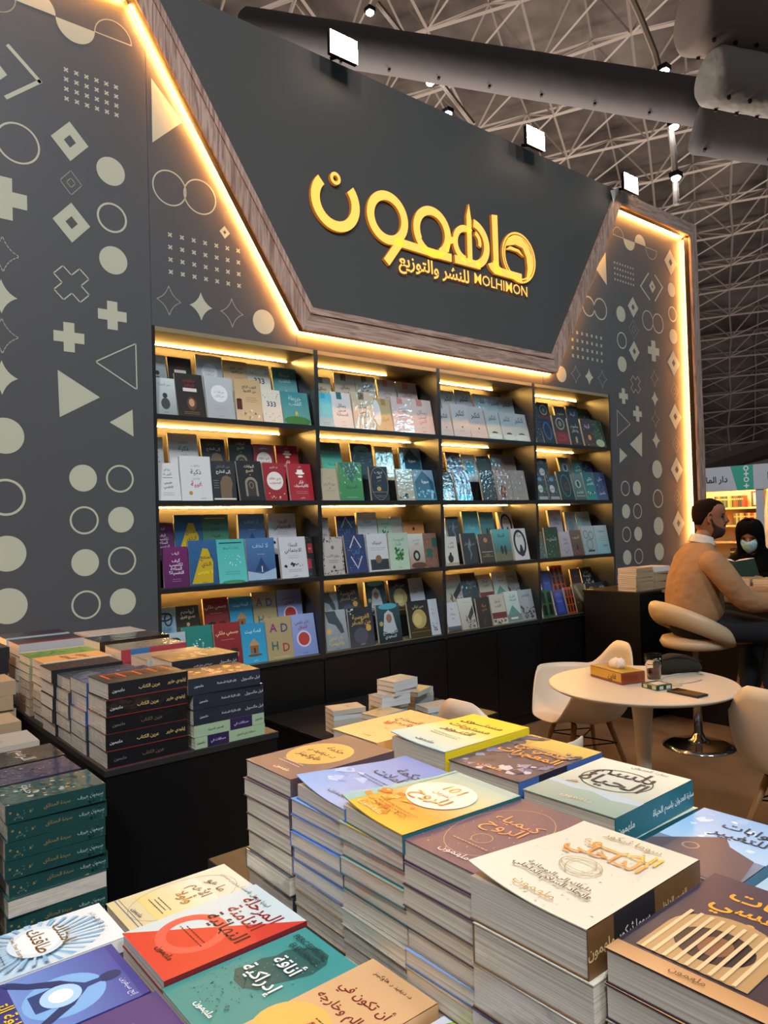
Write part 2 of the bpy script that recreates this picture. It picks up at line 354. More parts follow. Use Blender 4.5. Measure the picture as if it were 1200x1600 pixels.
d('mind', '96222c', 'crimson book with a big white disc', [('t', 'عبد الكريم', .5, .88, .12, 'e8d8d0'), ('e', .5, .52, .37, .37, 'e2ded8'), ('b', 'لدى عقلك', .5, .58, .17, 'a03028'), ('b', 'المضطرب', .5, .47, .17, 'a03028'), ('n', .1, .04, .9, .2, 12, .05, ['c99a4a', '7c1820', 'e8d8b0'], 4)])
d('hat', 'a31f2d', 'red book with a white hat and moustache mark', [('t', 'هاني', .5, .92, .1, 'e0c0c0'), ('e', .5, .74, .2, .05, 'efe9e6'), ('r', .38, .74, .62, .84, 'efe9e6'), ('e', .5, .65, .11, .04, 'efe9e6'), ('b', 'فكر', .5, .5, .2, 'efe9e6'), ('b', 'كالفيلسوف', .5, .4, .18, 'efe9e6'), ('l', .5, .24, 2, .6, .05, 'd9a0a0'), logo('efe9e6')])
d('purple', ('6b2260', '531a55'), 'purple book with bold white title lines', [('t', 'كيف', .5, .84, .2, 'e6dbe8'), ('b', 'كيف', .5, .66, .22, 'e6dbe8'), ('b', 'تكتسب', .5, .56, .22, 'e6dbe8'), ('b', 'المناعة', .5, .46, .22, 'e6dbe8'), ('b', 'النفسية؟', .5, .36, .22, 'e6dbe8'), ('l', .5, .2, 2, .4, .05, 'b9a0bd')])
d('curric', ('2c5f8f', '24527e'), 'blue book with large yellow triangle', [('c', [(.05, .04), (.5, .82), (.68, .8), (.85, .5), (.8, .04)], 'c3a614'), ('b', 'المنهج', .6, .62, .22, '20303c'), ('b', 'الـذي', .6, .46, .22, '20303c'), ('b', 'لا يدرس', .55, .3, .22, 'e8d84a'), logo('20303c')])
d('aqua', ('49b0ad', '5cc0ba'), 'bright turquoise book with small white dots', [('r', .1, .9, .9, .93, '1d4a4c'), ('t', 'إعادة ضبط', .5, .8, .17, '1f5a5c'), ('n', .2, .35, .8, .65, 16, .025, ['e9f6f4'], 8), ('l', .5, .25, 2, .6, .05, '2b7472'), ('e', .5, .02, .4, .06, '3c8a64')])
d('reset', ('35705a', '4a8a6c'), 'green book with dark title in four lines', [('r', .12, .9, .88, .93, 'c7a36a'), ('b', 'ضغوط!', .5, .8, .17, '1e3f33'), ('b', 'إعادة', .5, .66, .2, '1e3f33'), ('b', 'ضبط', .5, .5, .2, '1e3f33'), ('b', 'عقلك', .5, .34, .2, '1e3f33'), logo('d8e0d0')])
d('cloud', ('4a76a8', '2f4f80'), 'steel blue book with a snowy peak', [('b', 'لا تخف', .5, .82, .25, '9dbddb'), ('p', [(.25, .22), (.5, .55), (.75, .22)], '23406c'), ('p', [(0, .02), (0, .24), (.5, .16), (1, .28), (1, .02)], '9fb6cf'), ('r', .49, .2, .52, .34, 'dfe8f0'), ('l', .5, .62, 1, .25, .05, 'd9e3ec'), logo('e0e8f0', .5, .05)])
d('social', 'c9cacf', 'pale grey book with a row of tiny people', [('b', 'الدماغ', .5, .8, .2, '24262c'), ('b', 'الاجتماعي', .5, .67, .21, '24262c'), ('l', .5, .54, 2, .5, .05, '6b6e77'), ('n', .1, .28, .9, .36, 14, .05, ['15171b', '2a2c33'], 11), ('l', .5, .2, 2, .6, .04, '6b6e77'), logo('24262c', .5, .05)])
d('mosaic', '20262a', 'dark patterned book with red title blocks', [('n', .02, .02, .98, .98, 60, .06, ['5f6d70', '2e3a40', '8a9698', '14181a'], 2), ('r', .35, .58, .9, .82, '9c2f3a'), ('r', .1, .2, .6, .44, '9c2f3a'), ('b', 'حياة', .6, .7, .25, 'e0c8c8')])
d('choose', ('a9b8bf', '5aa0c0'), 'pale blue book with dark knotted cables', [('o', .5, .75, .34, .2, .08, '1f2d38'), ('o', .65, .68, .2, .3, .07, '22323e'), ('b', 'قبل أن', .55, .42, .2, '456f86'), ('b', 'تختار', .55, .3, .2, '456f86'), ('b', 'قلبك', .55, .18, .2, '456f86')])
d('tealplain', ('1f7a72', '1b6a66'), 'deep green teal book with white script', [('b', 'جسمي ملكي', .5, .5, .2, 'e6f0ea'), ('n', .3, .55, .7, .75, 8, .05, ['e6f0ea', '7cc0a8'], 5)])
d('body', ('8d2626', '7a1f22'), 'brick red book with two cartoon faces', [('b', 'جسمي ملكي', .5, .78, .22, 'e2c49a'), ('e', .3, .28, .16, .16, 'b98058'), ('e', .72, .28, .16, .16, 'c08a62'), ('e', .3, .36, .16, .1, '1c1210'), ('e', .72, .36, .16, .1, '3a1e12'), ('e', .25, .27, .02, .02, '1c1210'), ('e', .35, .27, .02, .02, '1c1210'), ('l', .5, .62, 1, .5, .04, 'd9a98a')])
d('house', ('2b86b3', '2f9cc6'), 'sky blue book with a little wooden house', [('b', 'قصة بيت', .5, .8, .22, 'bfe2f0'), ('r', .32, .25, .66, .45, '8a5c34'), ('p', [(.26, .44), (.5, .62), (.74, .44)], 'b08a5a'), ('r', .46, .25, .54, .38, '4a2c18'), ('e', .5, .2, .3, .05, '6c4a2c'), logo('d8eef6')])
d('adhd', 'a5946a', 'sand book with big coloured letters ADHD', [('b', 'A', .28, .74, .5, '7a2f6f'), ('b', 'D', .7, .72, .52, '3f4480'), ('b', 'H', .3, .32, .5, '23665f'), ('b', 'D', .72, .26, .5, '9c2f3f'), ('l', .5, .06, 1, .7, .04, 'e0d8b8')])
d('child', ('8b9ccb', '7486bd'), 'lilac blue book with a red round face', [('b', 'علم نفس', .5, .8, .2, '7a2536'), ('b', 'الطفل', .5, .68, .2, '7a2536'), ('e', .5, .4, .28, .27, 'c9c3dd'), ('e', .5, .4, .22, .22, 'a83a34'), logo('323a66')])
d('spirits', ('23180f', '3c3320'), 'dark brown book with cream ghost title', [('b', 'أرواحهم', .5, .84, .26, 'efe0bc'), ('b', 'تصنع الفرق', .5, .7, .18, 'efe0bc'), ('r', 0, .02, 1, .45, '3f4a34'), ('e', .5, .34, .14, .2, '7a3a26'), ('e', .5, .5, .07, .08, 'c09870')])
d('letcyan', ('56c4dc', '8ac8d8'), 'glaring cyan and white letters book', [('g', 0, 0, 1, .28, 'a6c0c8', 'b7cdd2'), ('r', .28, .84, .55, 1, '37a8c8'), ('l', .5, .12, 2, .5, .05, '50747c')])
for k_, c1, c2, ds in (('lettag', 'd5d6d8', '2f6d74', 'white book with a grey teal ribbon tag'), ('letquran', 'cabda5', '6f5a45', 'beige book with brown ribbon tag'), ('letpink', 'cdbfbe', 'c2837c', 'pale pink book with rose ribbon tag')):
    tx = {'lettag': 'الصحابة', 'letquran': 'القرآن', 'letpink': 'النبي'}[k_]
    d(k_, c1, ds, [('r', .3, .8, .56, 1, c2), ('b', 'رسائل', .5, .62, .24, '3c3a3c' if k_ != 'letpink' else '8a7f83'), ('b', 'مـــن', .5, .5, .24, '3c3a3c' if k_ != 'letpink' else '8a7f83'), ('b', tx, .5, .37, .24, c2), ('l', .5, .17, 1, .2, .05, '55504c'), logo('55504c')])
d('letglare', ('b8a878', 'c9bd9a'), 'beige book whose wrap catches a glare', [('e', .2, .55, .2, .6, 'd9e4ea'), ('b', 'القرآن', .6, .35, .24, 'a58c3c'), ('r', .5, .8, .75, 1, '9c8a50'), logo('6c6040')])  # the glare on the wrap is painted into this cover's colours
d('sand', 'b3a78c', 'sand coloured book with fine brown title', [('t', 'حوار الأجيال', .5, .5, .2, '5c4c34'), ('l', .5, .7, 1, .3, .05, '6c5c44'), ('l', .5, .3, 2, .6, .05, '7c6c54'), ('e', .5, .38, .03, .03, '5c4c34')])
d('greenpat', ('4d8f52', '3f8a50'), 'grass green book with a grey lattice top', [('c', [(.05, .98), (.95, .98), (.55, .45)], '3c6a58'), ('n', .15, .62, .85, .96, 26, .035, ['9cb8b0', '6d948a'], 4), ('t', 'الحديقة', .5, .35, .22, '1e5030'), ('l', .5, .08, 1, .6, .04, 'b8d8b8')])
d('tealpat', ('2c4f4c', '4cb09c'), 'sea green book with a dark lattice top', [('n', .05, .68, .95, .98, 30, .035, ['6f8c88', '1e3a38'], 6), ('r', 0, .3, 1, .66, '5ac0ac'), ('t', 'الحديقة', .5, .4, .22, '1e6050')])
d('night', '1c2534', 'navy book with golden figure under white script', [('o', .5, .5, .49, .74, .02, '9a8d70'), ('t', 'دروب', .5, .84, .26, 'd9d4c6'), ('t', 'النور', .5, .7, .22, 'd9d4c6'), ('e', .45, .34, .12, .1, 'b99a4c'), ('r', .1, .24, .9, .25, 'a89a78'), ('l', .5, .14, 2, .5, .04, 'a89a78'), ('n', .2, .42, .8, .6, 8, .03, ['b99a4c'], 3)])
d('navy', ('1f2c38', '24323c'), 'dark slate book with a pale cloud border', [('e', .5, .84, .36, .16, '5f93a0'), ('e', .5, .72, .3, .12, '1f2c38'), ('l', .5, .62, 3, .16, .08, 'c8cfd0'), ('n', .02, .2, .25, .7, 8, .06, ['5f7c84'], 3), ('n', .78, .2, .98, .7, 8, .06, ['5f7c84'], 5)])
d('ornate', 'b3b2a2', 'cream book with black floral corners', [('n', .55, .78, .95, .96, 12, .05, ['1c1c1c', '3c3a34'], 3), ('t', 'عتبات', .5, .5, .26, '4c4a44'), ('e', .5, .14, .12, .12, '1c1c1c'), ('n', .05, .04, .35, .12, 6, .05, ['1c1c1c'], 2), ('l', .5, .34, 1, .2, .05, '4c4a44')])
d('mosque', ('7fa0b8', '3f88a4'), 'blue book with a mosque arch picture', [('c', [(.05, .05), (.05, .6), (.5, .98), (.95, .6), (.95, .05)], '2d5a74'), ('n', .1, .08, .9, .4, 18, .09, ['5ca8c4', '8cc8dc', '356c88'], 5), ('b', 'سورة', .55, .62, .22, 'e0ecf0'), ('n', .02, .8, .3, .98, 6, .06, ['c8d4dc'], 6)])
d('cream', 'bdb59c', 'plain cream book with a small gold flower', [('n', .6, .8, .9, .95, 5, .05, ['a58434'], 2), ('l', .5, .6, 2, .5, .05, '7c745c')])
d('frame', 'b3aeaa', 'grey book inside a black filigree frame', [('n', .01, .86, .99, .99, 22, .045, ['22262e', '3c4654'], 2), ('n', .01, .01, .99, .12, 22, .045, ['22262e', '3c4654'], 3), ('n', .01, .1, .08, .9, 16, .04, ['3c4654'], 4), ('n', .92, .1, .99, .9, 16, .04, ['3c4654'], 5), ('e', .5, .72, .07, .07, '6c6660'), ('t', 'رواق الأدب', .5, .5, .17, '4c4640'), ('l', .5, .38, 2, .5, .05, '4c4640'), ('e', .5, .2, .06, .06, '4c4640')])
d('stars', ('24305c', '2c3568'), 'dark blue book with pale star garlands', [('n', .04, .04, .96, .96, 36, .018, ['c8c8dc', 'd8d4b8'], 4), ('p', [(.2, .42), (.5, .1), (.53, .12), (.25, .44)], 'b8b4c4'), ('p', [(.8, .42), (.5, .1), (.47, .12), (.75, .44)], 'b8b4c4'), ('p', [(.2, .66), (.5, .98), (.53, .96), (.25, .64)], 'b8b4c4'), ('p', [(.8, .66), (.5, .98), (.47, .96), (.75, .64)], 'b8b4c4'), ('b', 'ليالي', .5, .54, .24, '3c7cb0')])
d('photo', 'c3c8cc', 'white book with a dark photo at its foot', [('r', .1, .04, .98, .32, '2b2f33'), ('e', .5, .32, .15, .16, '7a5c48'), ('b', 'عينيك', .5, .76, .24, '454c54'), ('l', .5, .62, 2, .7, .05, '6c747c')])
d('heart', ('a8c0b0', 'b4ccb8'), 'mint book with a leafy green heart', [('t', 'الفروسية', .5, .82, .2, '3c7c4c'), ('t', 'طبيا', .5, .7, .22, '3c7c4c'), ('n', .3, .28, .72, .58, 34, .08, ['2c7034', '3c8c40', '1f5c2c'], 4), logo('2c4034')])
d('lock', ('c2cac4', 'a08068'), 'pale book with keyhole arch over brown rug', [('t', 'هاربا من', .5, .82, .17, '5c544c'), ('t', 'الأيام', .5, .7, .17, '5c544c'), ('e', .42, .36, .2, .24, '1c1816'), ('e', .42, .36, .1, .14, 'a8a8a0'), ('e', .5, .08, .45, .14, '5c3a2c')])
d('carpet', '7a5c4c', 'brown book with red and green ornament squares', [('n', .02, .02, .98, .98, 50, .06, ['a87c64', '5c4438', '8c3c34'], 5), ('r', .15, .3, .6, .55, '2c5c50'), ('r', .6, .6, .98, .85, '2c5c50')])
d('plainorange', 'c8905a', 'plain orange back cover with dark spot', [('e', .5, .72, .06, .06, '3c2c1c'), ('l', .75, .5, 2, .1, .2, '8c5c34')])
d('horse', ('9aa4aa', '7c868c'), 'silver book with a grey horse head', [('c', [(.1, .98), (.2, .7), (.5, .62), (.7, .4), (.85, .42), (.8, .6), (.6, .85), (.55, .98)], '3c4448'), ('e', .18, .48, .11, .11, 'c8a85c'), ('b', 'علم الخيل', .45, .3, .22, 'c8b46c'), ('b', 'والفروسية', .45, .17, .22, 'c8b46c'), logo('22282c', .5, .05)])
d('knight', ('23262b', '3c3f48'), 'black book with gold horsemanship title', [('b', 'الفروسية', .5, .76, .26, 'c8a04c'), ('b', 'من الصفر', .5, .62, .26, 'c8a04c'), ('e', .78, .46, .11, .11, 'c89c44'), ('e', .45, .28, .28, .26, '4c4c5c'), ('n', .02, .85, .3, .98, 6, .05, ['c8c8c8'], 3), logo('c8c8c8')])
d('sheikh', ('2c4c54', '141c20'), 'dark book with a man in white headdress', [('e', .5, .94, .4, .1, '4c9cb0'), ('c', [(.2, .3), (.32, .75), (.5, .84), (.68, .75), (.8, .3), (.5, .22)], 'a8b4b8'), ('e', .5, .62, .12, .15, '8c6450'), ('b', 'أصول السنع', .5, .26, .17, 'b8c4c4'), ('b', 'السعودي', .5, .15, .18, 'b8c4c4'), ('e', .15, .5, .08, .08, 'a89454')])
d('moon', ('141414', '3c3018'), 'black book with a golden full moon', [('e', .5, .5, .34, .34, 'a8985c'), ('e', .42, .48, .2, .22, 'c0b074'), ('t', 'حين تراني', .5, .84, .18, 'd0c8a8'), ('r', .05, .14, .95, .16, '7c5c24'), ('l', .5, .24, 1, .7, .05, 'a8883c')])
d('bird', 'b4c0cc', 'white book with a small grey peacock', [('n', .35, .12, .75, .34, 16, .07, ['3c3c3c', '6c6c6c', '8c5c4c'], 4), ('t', 'حياة', .5, .72, .2, '5c646c'), ('t', 'طائر', .5, .6, .2, '5c646c')])
d('callig', ('b2b8bf', 'adb4ba'), 'pale grey book with black calligraphy', [('b', 'لتكبر', .5, .72, .36, '22282c', 1.2), ('l', .5, .52, 1, .3, .05, '5c646c'), ('e', .55, .3, .04, .04, '22282c'), ('l', .5, .18, 1, .35, .05, '5c646c')])
d('calligb', ('aab2b8', '8fb8c4'), 'pale grey calligraphy book with dark tuft', [('b', 'لتكبر', .5, .76, .36, '3c5058', 1.2), ('e', .5, .22, .2, .08, '3c3632'), ('e', .5, .1, .45, .16, 'a8ccd4')])
d('cup', '3b2f30', 'brown book with a white cup at its foot', [('b', 'دروس من', .5, .76, .19, 'd8d0c8'), ('b', 'الحياة', .5, .64, .19, 'd8d0c8'), ('e', .5, .2, .3, .16, 'c8c4c0'), ('e', .5, .05, .4, .1, 'b8b4b0')])
d('lady', ('54466c', '5c4c80'), 'violet book with dark profile of a woman', [('e', .5, .72, .33, .3, '8c80a8'), ('e', .5, .72, .15, .2, '1c1830'), ('r', .42, .45, .6, .66, '1c1830'), ('b', 'قوة', .5, .34, .24, 'c8c4d8'), ('e', .5, .06, .5, .24, '4ca8c8')])
d('olive', ('35383a', '3c4038'), 'dark olive book with mottled cover', [('n', .05, .1, .95, .9, 30, .06, ['4c5048', '2c302c'], 4), ('b', 'الوصايا', .5, .9, .2, 'a8a898')])
d('arch', ('c0d0d8', 'b4c4cc'), 'white book with a cyan arch', [('e', .5, .55, .3, .3, '4cb4d0'), ('r', .2, .3, .8, .55, '4cb4d0'), ('l', .5, .2, 2, .6, .05, '5c7480')])
d('door', ('8c7c78', '9c8c84'), 'taupe book with a brown arched door', [('b', 'خلف الأبواب', .5, .84, .19, 'e0dcd8'), ('e', .4, .36, .2, .2, '6c3c24'), ('r', .2, .08, .6, .36, '6c3c24'), ('e', .4, .3, .1, .1, 'b07c54')])
d('lineart', ('8f8680', '98908a'), 'taupe book with faint line drawing', [('o', .5, .5, .25, .35, .012, '6c645c'), ('o', .55, .35, .25, .2, .012, '6c645c'), ('l', .5, .1, 1, .5, .05, '5c544c')])
d('farmer', 'c3c6c0', 'white book with red script and seated farmer', [('b', 'زمن', .6, .8, .24, '7c3444'), ('b', 'القصة', .5, .64, .24, '7c3444'), ('e', .4, .24, .2, .22, '2c2620'), ('e', .42, .4, .08, .09, '3c2c20'), ('r', .02, .02, .98, .1, 'a89c80')])
d('smoke', '2c2a2c', 'black book with a curl of grey smoke', [('c', [(.4, .1), (.5, .35), (.35, .55), (.55, .85), (.62, .6), (.5, .5), (.6, .3)], '6c6c78'), ('t', 'بين الدخان', .5, .66, .22, '9c98a0')])
d('bronze', ('4a3528', '3a281c'), 'bronze brown book with gold bands', [('e', .5, .78, .15, .13, 'a87c4c'), ('r', .1, .36, .9, .38, 'c0b0a0'), ('t', 'مكتبة', .5, .28, .2, 'c0a078'), ('r', .1, .2, .9, .22, 'a87c4c')])
d('couple', ('5aa8ac', '34302a'), 'teal book with a couple walking away', [('b', 'الحياة', .5, .8, .24, '16323a'), ('r', 0, .02, 1, .3, '6c6c50'), ('e', .42, .36, .08, .18, '1c1c20'), ('e', .62, .34, .08, .2, '26262a')])
d('inkface', 'c8c6c4', 'white book with a black ink face', [('o', .5, .55, .42, .6, .12, '1c1a1c'), ('b', 'مرآة', .5, .78, .24, '1c1a1c'), ('c', [(.35, .2), (.5, .5), (.6, .45), (.7, .15), (.5, .1)], '2c2a2c')])
d('aquaplain', ('48a0b0', '54a8b4'), 'glossy turquoise book with faint script', [('t', 'غيمة', .5, .5, .3, 'a0d4dc'), ('e', .5, .04, .35, .12, '3c5c60')])
d('castlew', 'b8c4cc', 'white book with a dark shoreline', [('t', 'هنا', .5, .78, .2, '3c4c5c'), ('t', 'وهناك', .5, .6, .2, '3c4c5c'), ('t', 'معا', .5, .45, .2, '3c4c5c'), ('g', 0, 0, 1, .18, '4c6474', '24343c')])
d('street', ('c4c4b8', 'a0a094'), 'pale book with a dark lattice street', [('l', .6, .86, 1, .6, .05, '4c4c44'), ('p', [(.5, .4), (.95, .75), (.95, .5), (.6, .25)], '2c2824'), ('n', .3, .05, .95, .45, 20, .09, ['3c3c3c', '6c5c4c', '8c8c84'], 4)])
d('darkgold', '2c2624', 'charcoal book with ornate gold lettering', [('b', 'حياة', .55, .72, .28, 'a87448'), ('b', 'مدن', .55, .6, .28, 'a87448'), ('r', .4, .04, .5, .3, '4c3c34')])
d('redband', 'b8b4a4', 'beige book with a dark red band', [('b', 'أسفار', .5, .76, .24, '5c4c40'), ('b', 'العرب', .5, .62, .24, '5c4c40'), ('r', 0, .2, 1, .4, '6c2420'), ('n', 0, .02, 1, .2, 14, .09, ['3c3430', '5c4c40'], 4)])
d('peak', ('bfccc8', 'a4b8b0'), 'pale green book with misty mountain', [('b', 'قبل أن', .55, .84, .2, '3c5458'), ('b', 'أستيقظ', .55, .72, .2, '3c5458'), ('p', [(.05, .25), (.45, .55), (.9, .25)], '5c8c7c'), ('r', 0, .02, 1, .25, '6c7c74'), ('r', .2, .1, .7, .16, 'c8d0cc')])
d('castleg', ('9ca8b0', '8c9494'), 'grey blue book with castle skyline', [('b', 'طرابلس', .5, .82, .22, '3c4048'), ('n', .02, .08, .98, .45, 26, .09, ['4c4038', '6c4c3c', '2c2824'], 4)])
d('indigo', '1c2434', 'narrow indigo book with pale specks', [('n', .05, .05, .95, .95, 30, .06, ['4c5c8c', '8c2c34', 'a8a8b8'], 4)])
d('blueframe', '1c2638', 'dark navy book with a blue oval frame', [('o', .5, .5, .36, .55, .1, '3c5c94'), ('n', .05, .02, .95, .98, 24, .05, ['2c3c5c', '5c6c8c'], 4)])
d('redlady', ('20262c', '5c1c1c'), 'black and red book with raised arms emblem', [('o', .5, .72, .32, .3, .06, 'a8a490'), ('e', .5, .72, .12, .14, '6c8c5c'), ('r', 0, .05, 1, .42, '6c2020'), ('b', 'قيامة', .5, .32, .28, 'a83838'), ('b', 'الحب', .5, .18, .28, 'a83838')])
d('darktitle', '2b2b2c', 'black speckled book with bold grey title', [('b', 'سأموت', .5, .7, .28, 'c8c4bc'), ('b', 'وتنتقل', .5, .54, .28, 'c8c4bc'), ('n', .02, .02, .98, .98, 30, .04, ['5c5448', '7c6c4c', '3c4440'], 4), ('e', .5, .2, .1, .2, 'a89464')])
d('gem', '1e2434', 'midnight book with bright scribbled title', [('b', 'أثيفة', .5, .68, .34, 'd8dcf0'), ('n', .02, .02, .98, .98, 30, .04, ['5c4464', '3c4c64'], 4)])
d('lantern', ('3a2c34', '4c3430'), 'dark book with a glowing orange lantern', [('b', 'أثيفة', .5, .72, .32, 'd8d0d8'), ('e', .55, .32, .13, .15, 'd89450'), ('n', .02, .02, .98, .98, 26, .035, ['a8788c', 'c8c8d0', '5c4444'], 4)])
d('forest', ('2c4434', '3c5440'), 'forest green book with pale lower vignette', [('n', .05, .3, .95, .95, 30, .05, ['5c7454', '1c3424', '8c9c7c'], 4), ('e', .5, .14, .35, .2, 'a8b890')])
d('crystal', '3b4242', 'dark green book with white bottle motifs', [('e', .4, .45, .22, .24, 'c0c8c4'), ('b', 'العطر', .4, .44, .2, '3c4c4c'), ('e', .5, .84, .2, .12, '5c8cb4'), ('n', .02, .02, .98, .98, 26, .05, ['8c9494', '5c7480', 'b8a888'], 4), ('r', .1, .02, .9, .14, '9ca4a0')])
d('wreath', ('22302c', '1c2826'), 'black green book with a wreath and dark heart', [('o', .5, .5, .36, .56, .05, '5c746c'), ('e', .5, .46, .22, .22, '4c2c30'), ('n', .05, .05, .95, .95, 30, .04, ['4c645c', '3c544c'], 4)])
d('spirit', ('6c7c7c', '4c5c58'), 'grey green book with a white garland figure', [('e', .5, .62, .26, .24, 'a8b8b4'), ('e', .5, .62, .12, .18, '2c3c3c'), ('b', 'الطلسم', .5, .3, .26, 'd0d8d4'), ('r', .1, .14, .9, .16, 'c0c8c4')])
d('tealtown', ('2c6468', '3c8c88'), 'teal book with white pillar city', [('b', 'ملكي', .5, .76, .28, 'd0e0dc'), ('b', 'بلقيس', .5, .6, .28, 'd0e0dc'), ('n', .1, .2, .9, .34, 12, .08, ['1c3c40', 'c8d8d4'], 4)])
d('bluetown', ('2c3c5c', '4c5c84'), 'slate blue book with pale stacked title', [('b', 'حكي', .5, .76, .3, 'c0c8dc'), ('b', 'ياسين', .5, .26, .28, 'd0d4e0'), ('n', .1, .35, .9, .66, 14, .08, ['1c2c44', '6c7ca0'], 4)])
d('gilt', ('6c5434', '3c5c5c'), 'narrow gold and teal book', [('n', .05, .05, .95, .95, 24, .08, ['c8a05c', '2c3c34', '6cb0b4'], 4)])
d('garden', ('2c4034', '34503c'), 'dark green book with busy garden picture', [('n', .02, .02, .98, .98, 50, .06, ['6c7c4c', '1c2c24', '8c6c4c', '4c7c84'], 4), ('b', 'البستان', .55, .6, .24, 'b8c0a0')])
d('rosewhite', ('b8b0bc', '9c98a4'), 'white pink book with red script', [('b', 'رواية', .5, .7, .26, '8c4c5c'), ('b', 'إيمان', .5, .55, .26, '8c4c5c'), ('n', .2, .1, .8, .35, 14, .06, ['6c6c74', '8c8490'], 4)])
d('sepia', ('6c5c4c', '5c4034'), 'sepia book with a walking figure', [('b', 'الدروب', .5, .72, .28, 'c0b4a4'), ('e', .5, .32, .08, .2, '2c201c'), ('n', .02, .05, .98, .6, 24, .05, ['8c7460', '4c382c'], 4)])
d('sketch', ('a4b4b8', '8ca0a4'), 'pale blue book with ink portraits', [('o', .3, .7, .18, .2, .03, '3c4444'), ('o', .7, .66, .18, .2, .03, '3c4444'), ('o', .5, .35, .25, .25, .03, '4c5454'), ('r', .3, .1, .8, .16, '2c3434')])
d('bluewhite', ('b0c0c4', '7cb0bc'), 'ice blue book with black script lines', [('t', 'سيمفونية', .5, .8, .2, '2c3c44'), ('l', .5, .6, 3, .6, .07, '3c4c54'), ('b', 'جديد', .65, .3, .24, '2c3c44')])
d('bluegrey', ('8c9ca4', '7c8c98'), 'blue grey book with soft portrait', [('e', .5, .45, .25, .3, '6c7c88'), ('t', 'ظل', .5, .8, .25, '3c4c58')])
d('greenarch', '2c5c40', 'green book with four black arches', [], sp='2c5c40')
d('bluearch', '2c3c7c', 'blue book with one tall arch', [('e', .5, .72, .3, .22, '3c50a4'), ('r', .2, .1, .8, .72, '3c50a4'), ('t', 'مدينة', .5, .55, .3, '8c98d8')])
d('orangearch', 'a8441c', 'orange book with rows of black arches', [])
for k_, nx_, ny_ in (('greenarch', 2, 2), ('orangearch', 3, 3)):
    for i in range(nx_):
        for j in range(ny_):
            cx = (i+.5)/nx_; y0 = .06+j*.9/ny_; ww = .3/nx_; hh = .62/ny_
            D[k_]['ops'] += [('r', cx-ww, y0, cx+ww, y0+hh, '141c18'), ('e', cx, y0+hh, ww, ww, '141c18')]
d('goldbrown', ('6c5c44', '3c3024'), 'brown green book with diagonal light beam', [('p', [(.1, .9), (.3, .95), (.9, .2), (.7, .1)], '8c8468'), ('n', .1, .1, .9, .5, 14, .06, ['4c3c24', '9c8454'], 4)])
d('goldblack', '28221c', 'black book with a curved golden glare', [('o', .5, .6, .34, .4, .05, 'a88c4c'), ('b', 'ليل', .5, .5, .3, 'c0a870'), ('n', .1, .05, .9, .3, 12, .06, ['5c4c34', '3c3424'], 4)])  # gold oval ring drawn around the title
d('whitetext', '141414', 'black book with jagged white lettering', [('b', 'هذه', .5, .82, .36, 'c8c8c8'), ('b', 'القصة', .5, .66, .36, 'c8c8c8'), ('b', 'قيد', .5, .5, .36, 'c8c8c8'), ('b', 'التحقيق', .5, .32, .36, 'c8c8c8')])
d('redbrown', '3c1c1c', 'dark maroon book with red title', [('b', 'دماء', .5, .7, .32, '9c3434'), ('n', .1, .1, .9, .5, 12, .06, ['5c2c28'], 4)])
# --- table titles
d('wisdom', ('5b484e', '62505a'), 'mauve book with tan oval title', [('e', .45, .52, .4, .42, 'd6a458'), ('b', 'حكمة', .5, .66, .2, '2a1f1c'), ('b', 'د. ديفيد ر.', .46, .54, .17, '2a1f1c'), ('b', 'هاوكينز', .46, .42, .2, '2a1f1c'), logo('efe8e2', .6, .1, 'T', .13), ('l', .5, .24, 2, .5, .04, 'd8ccc8')])
d('cloudblue', ('5a82c8', '86a8da'), 'blue sky book with cloudy cover', [('n', .05, .2, .6, .5, 12, .1, ['9cb8e0', 'b4c8e8', '7c9cd4'], 3), ('b', 'حكمة', .62, .74, .26, '22325c'), ('b', 'وتأملات', .58, .6, .26, '22325c'), ('l', .5, .48, 2, .6, .04, '22325c'), logo('22325c', .6, .12, 't', .14)], sp='4a6ca8')
d('hundred', ('8fb3ae', 'c9a03c'), 'teal and fiery orange book with number 101', [('g', 0, .62, 1, .92, '9cbab0', 'c6c490'), ('g', 0, .3, 1, .62, 'c6c490', 'd8983c'), ('g', 0, 0, 1, .3, 'd8983c', 'd6b03c'), ('p', [(0, 0), (.12, 0), (.04, 1), (0, 1)], '8fb8b0'), ('n', .05, .08, .6, .4, 30, .07, ['e08a30', 'd8a040', 'c87a2c', 'e8b458'], 3), ('e', .5, .58, .38, .35, 'ece4cc'), ('o', .5, .58, .38, .35, .015, 'f6f0e0'), ('B', '101', .5, .7, .28, 'b08a50'), ('T', 'تمرين', .5, .6, .14, 'b08a50'), ('B', 'للروح', .5, .5, .3, 'a8805a'), ('l', .5, .22, 3, .6, .035, 'a85c1c'), logo('f2e8d0', .35, .08, 'T', .16)], sp='1f5f66')
d('alchemy', ('67505c', '6d5560'), 'dusty plum book with gold star title', [('o', .5, .5, .42, .6, .006, 'c8a070'), ('n', .05, .05, .95, .95, 40, .008, ['e0c8a8'], 5), ('T', 'كيمياء', .5, .66, .28, 'e8b080'), ('T', 'الروح', .5, .54, .3, 'e8b080'), ('o', .5, .34, .1, .1, .006, 'c8a070'), ('l', .5, .24, 1, .5, .04, 'c89c70'), logo('e8dcd8', .55, .09, 't', .16)], sp='4a3844')
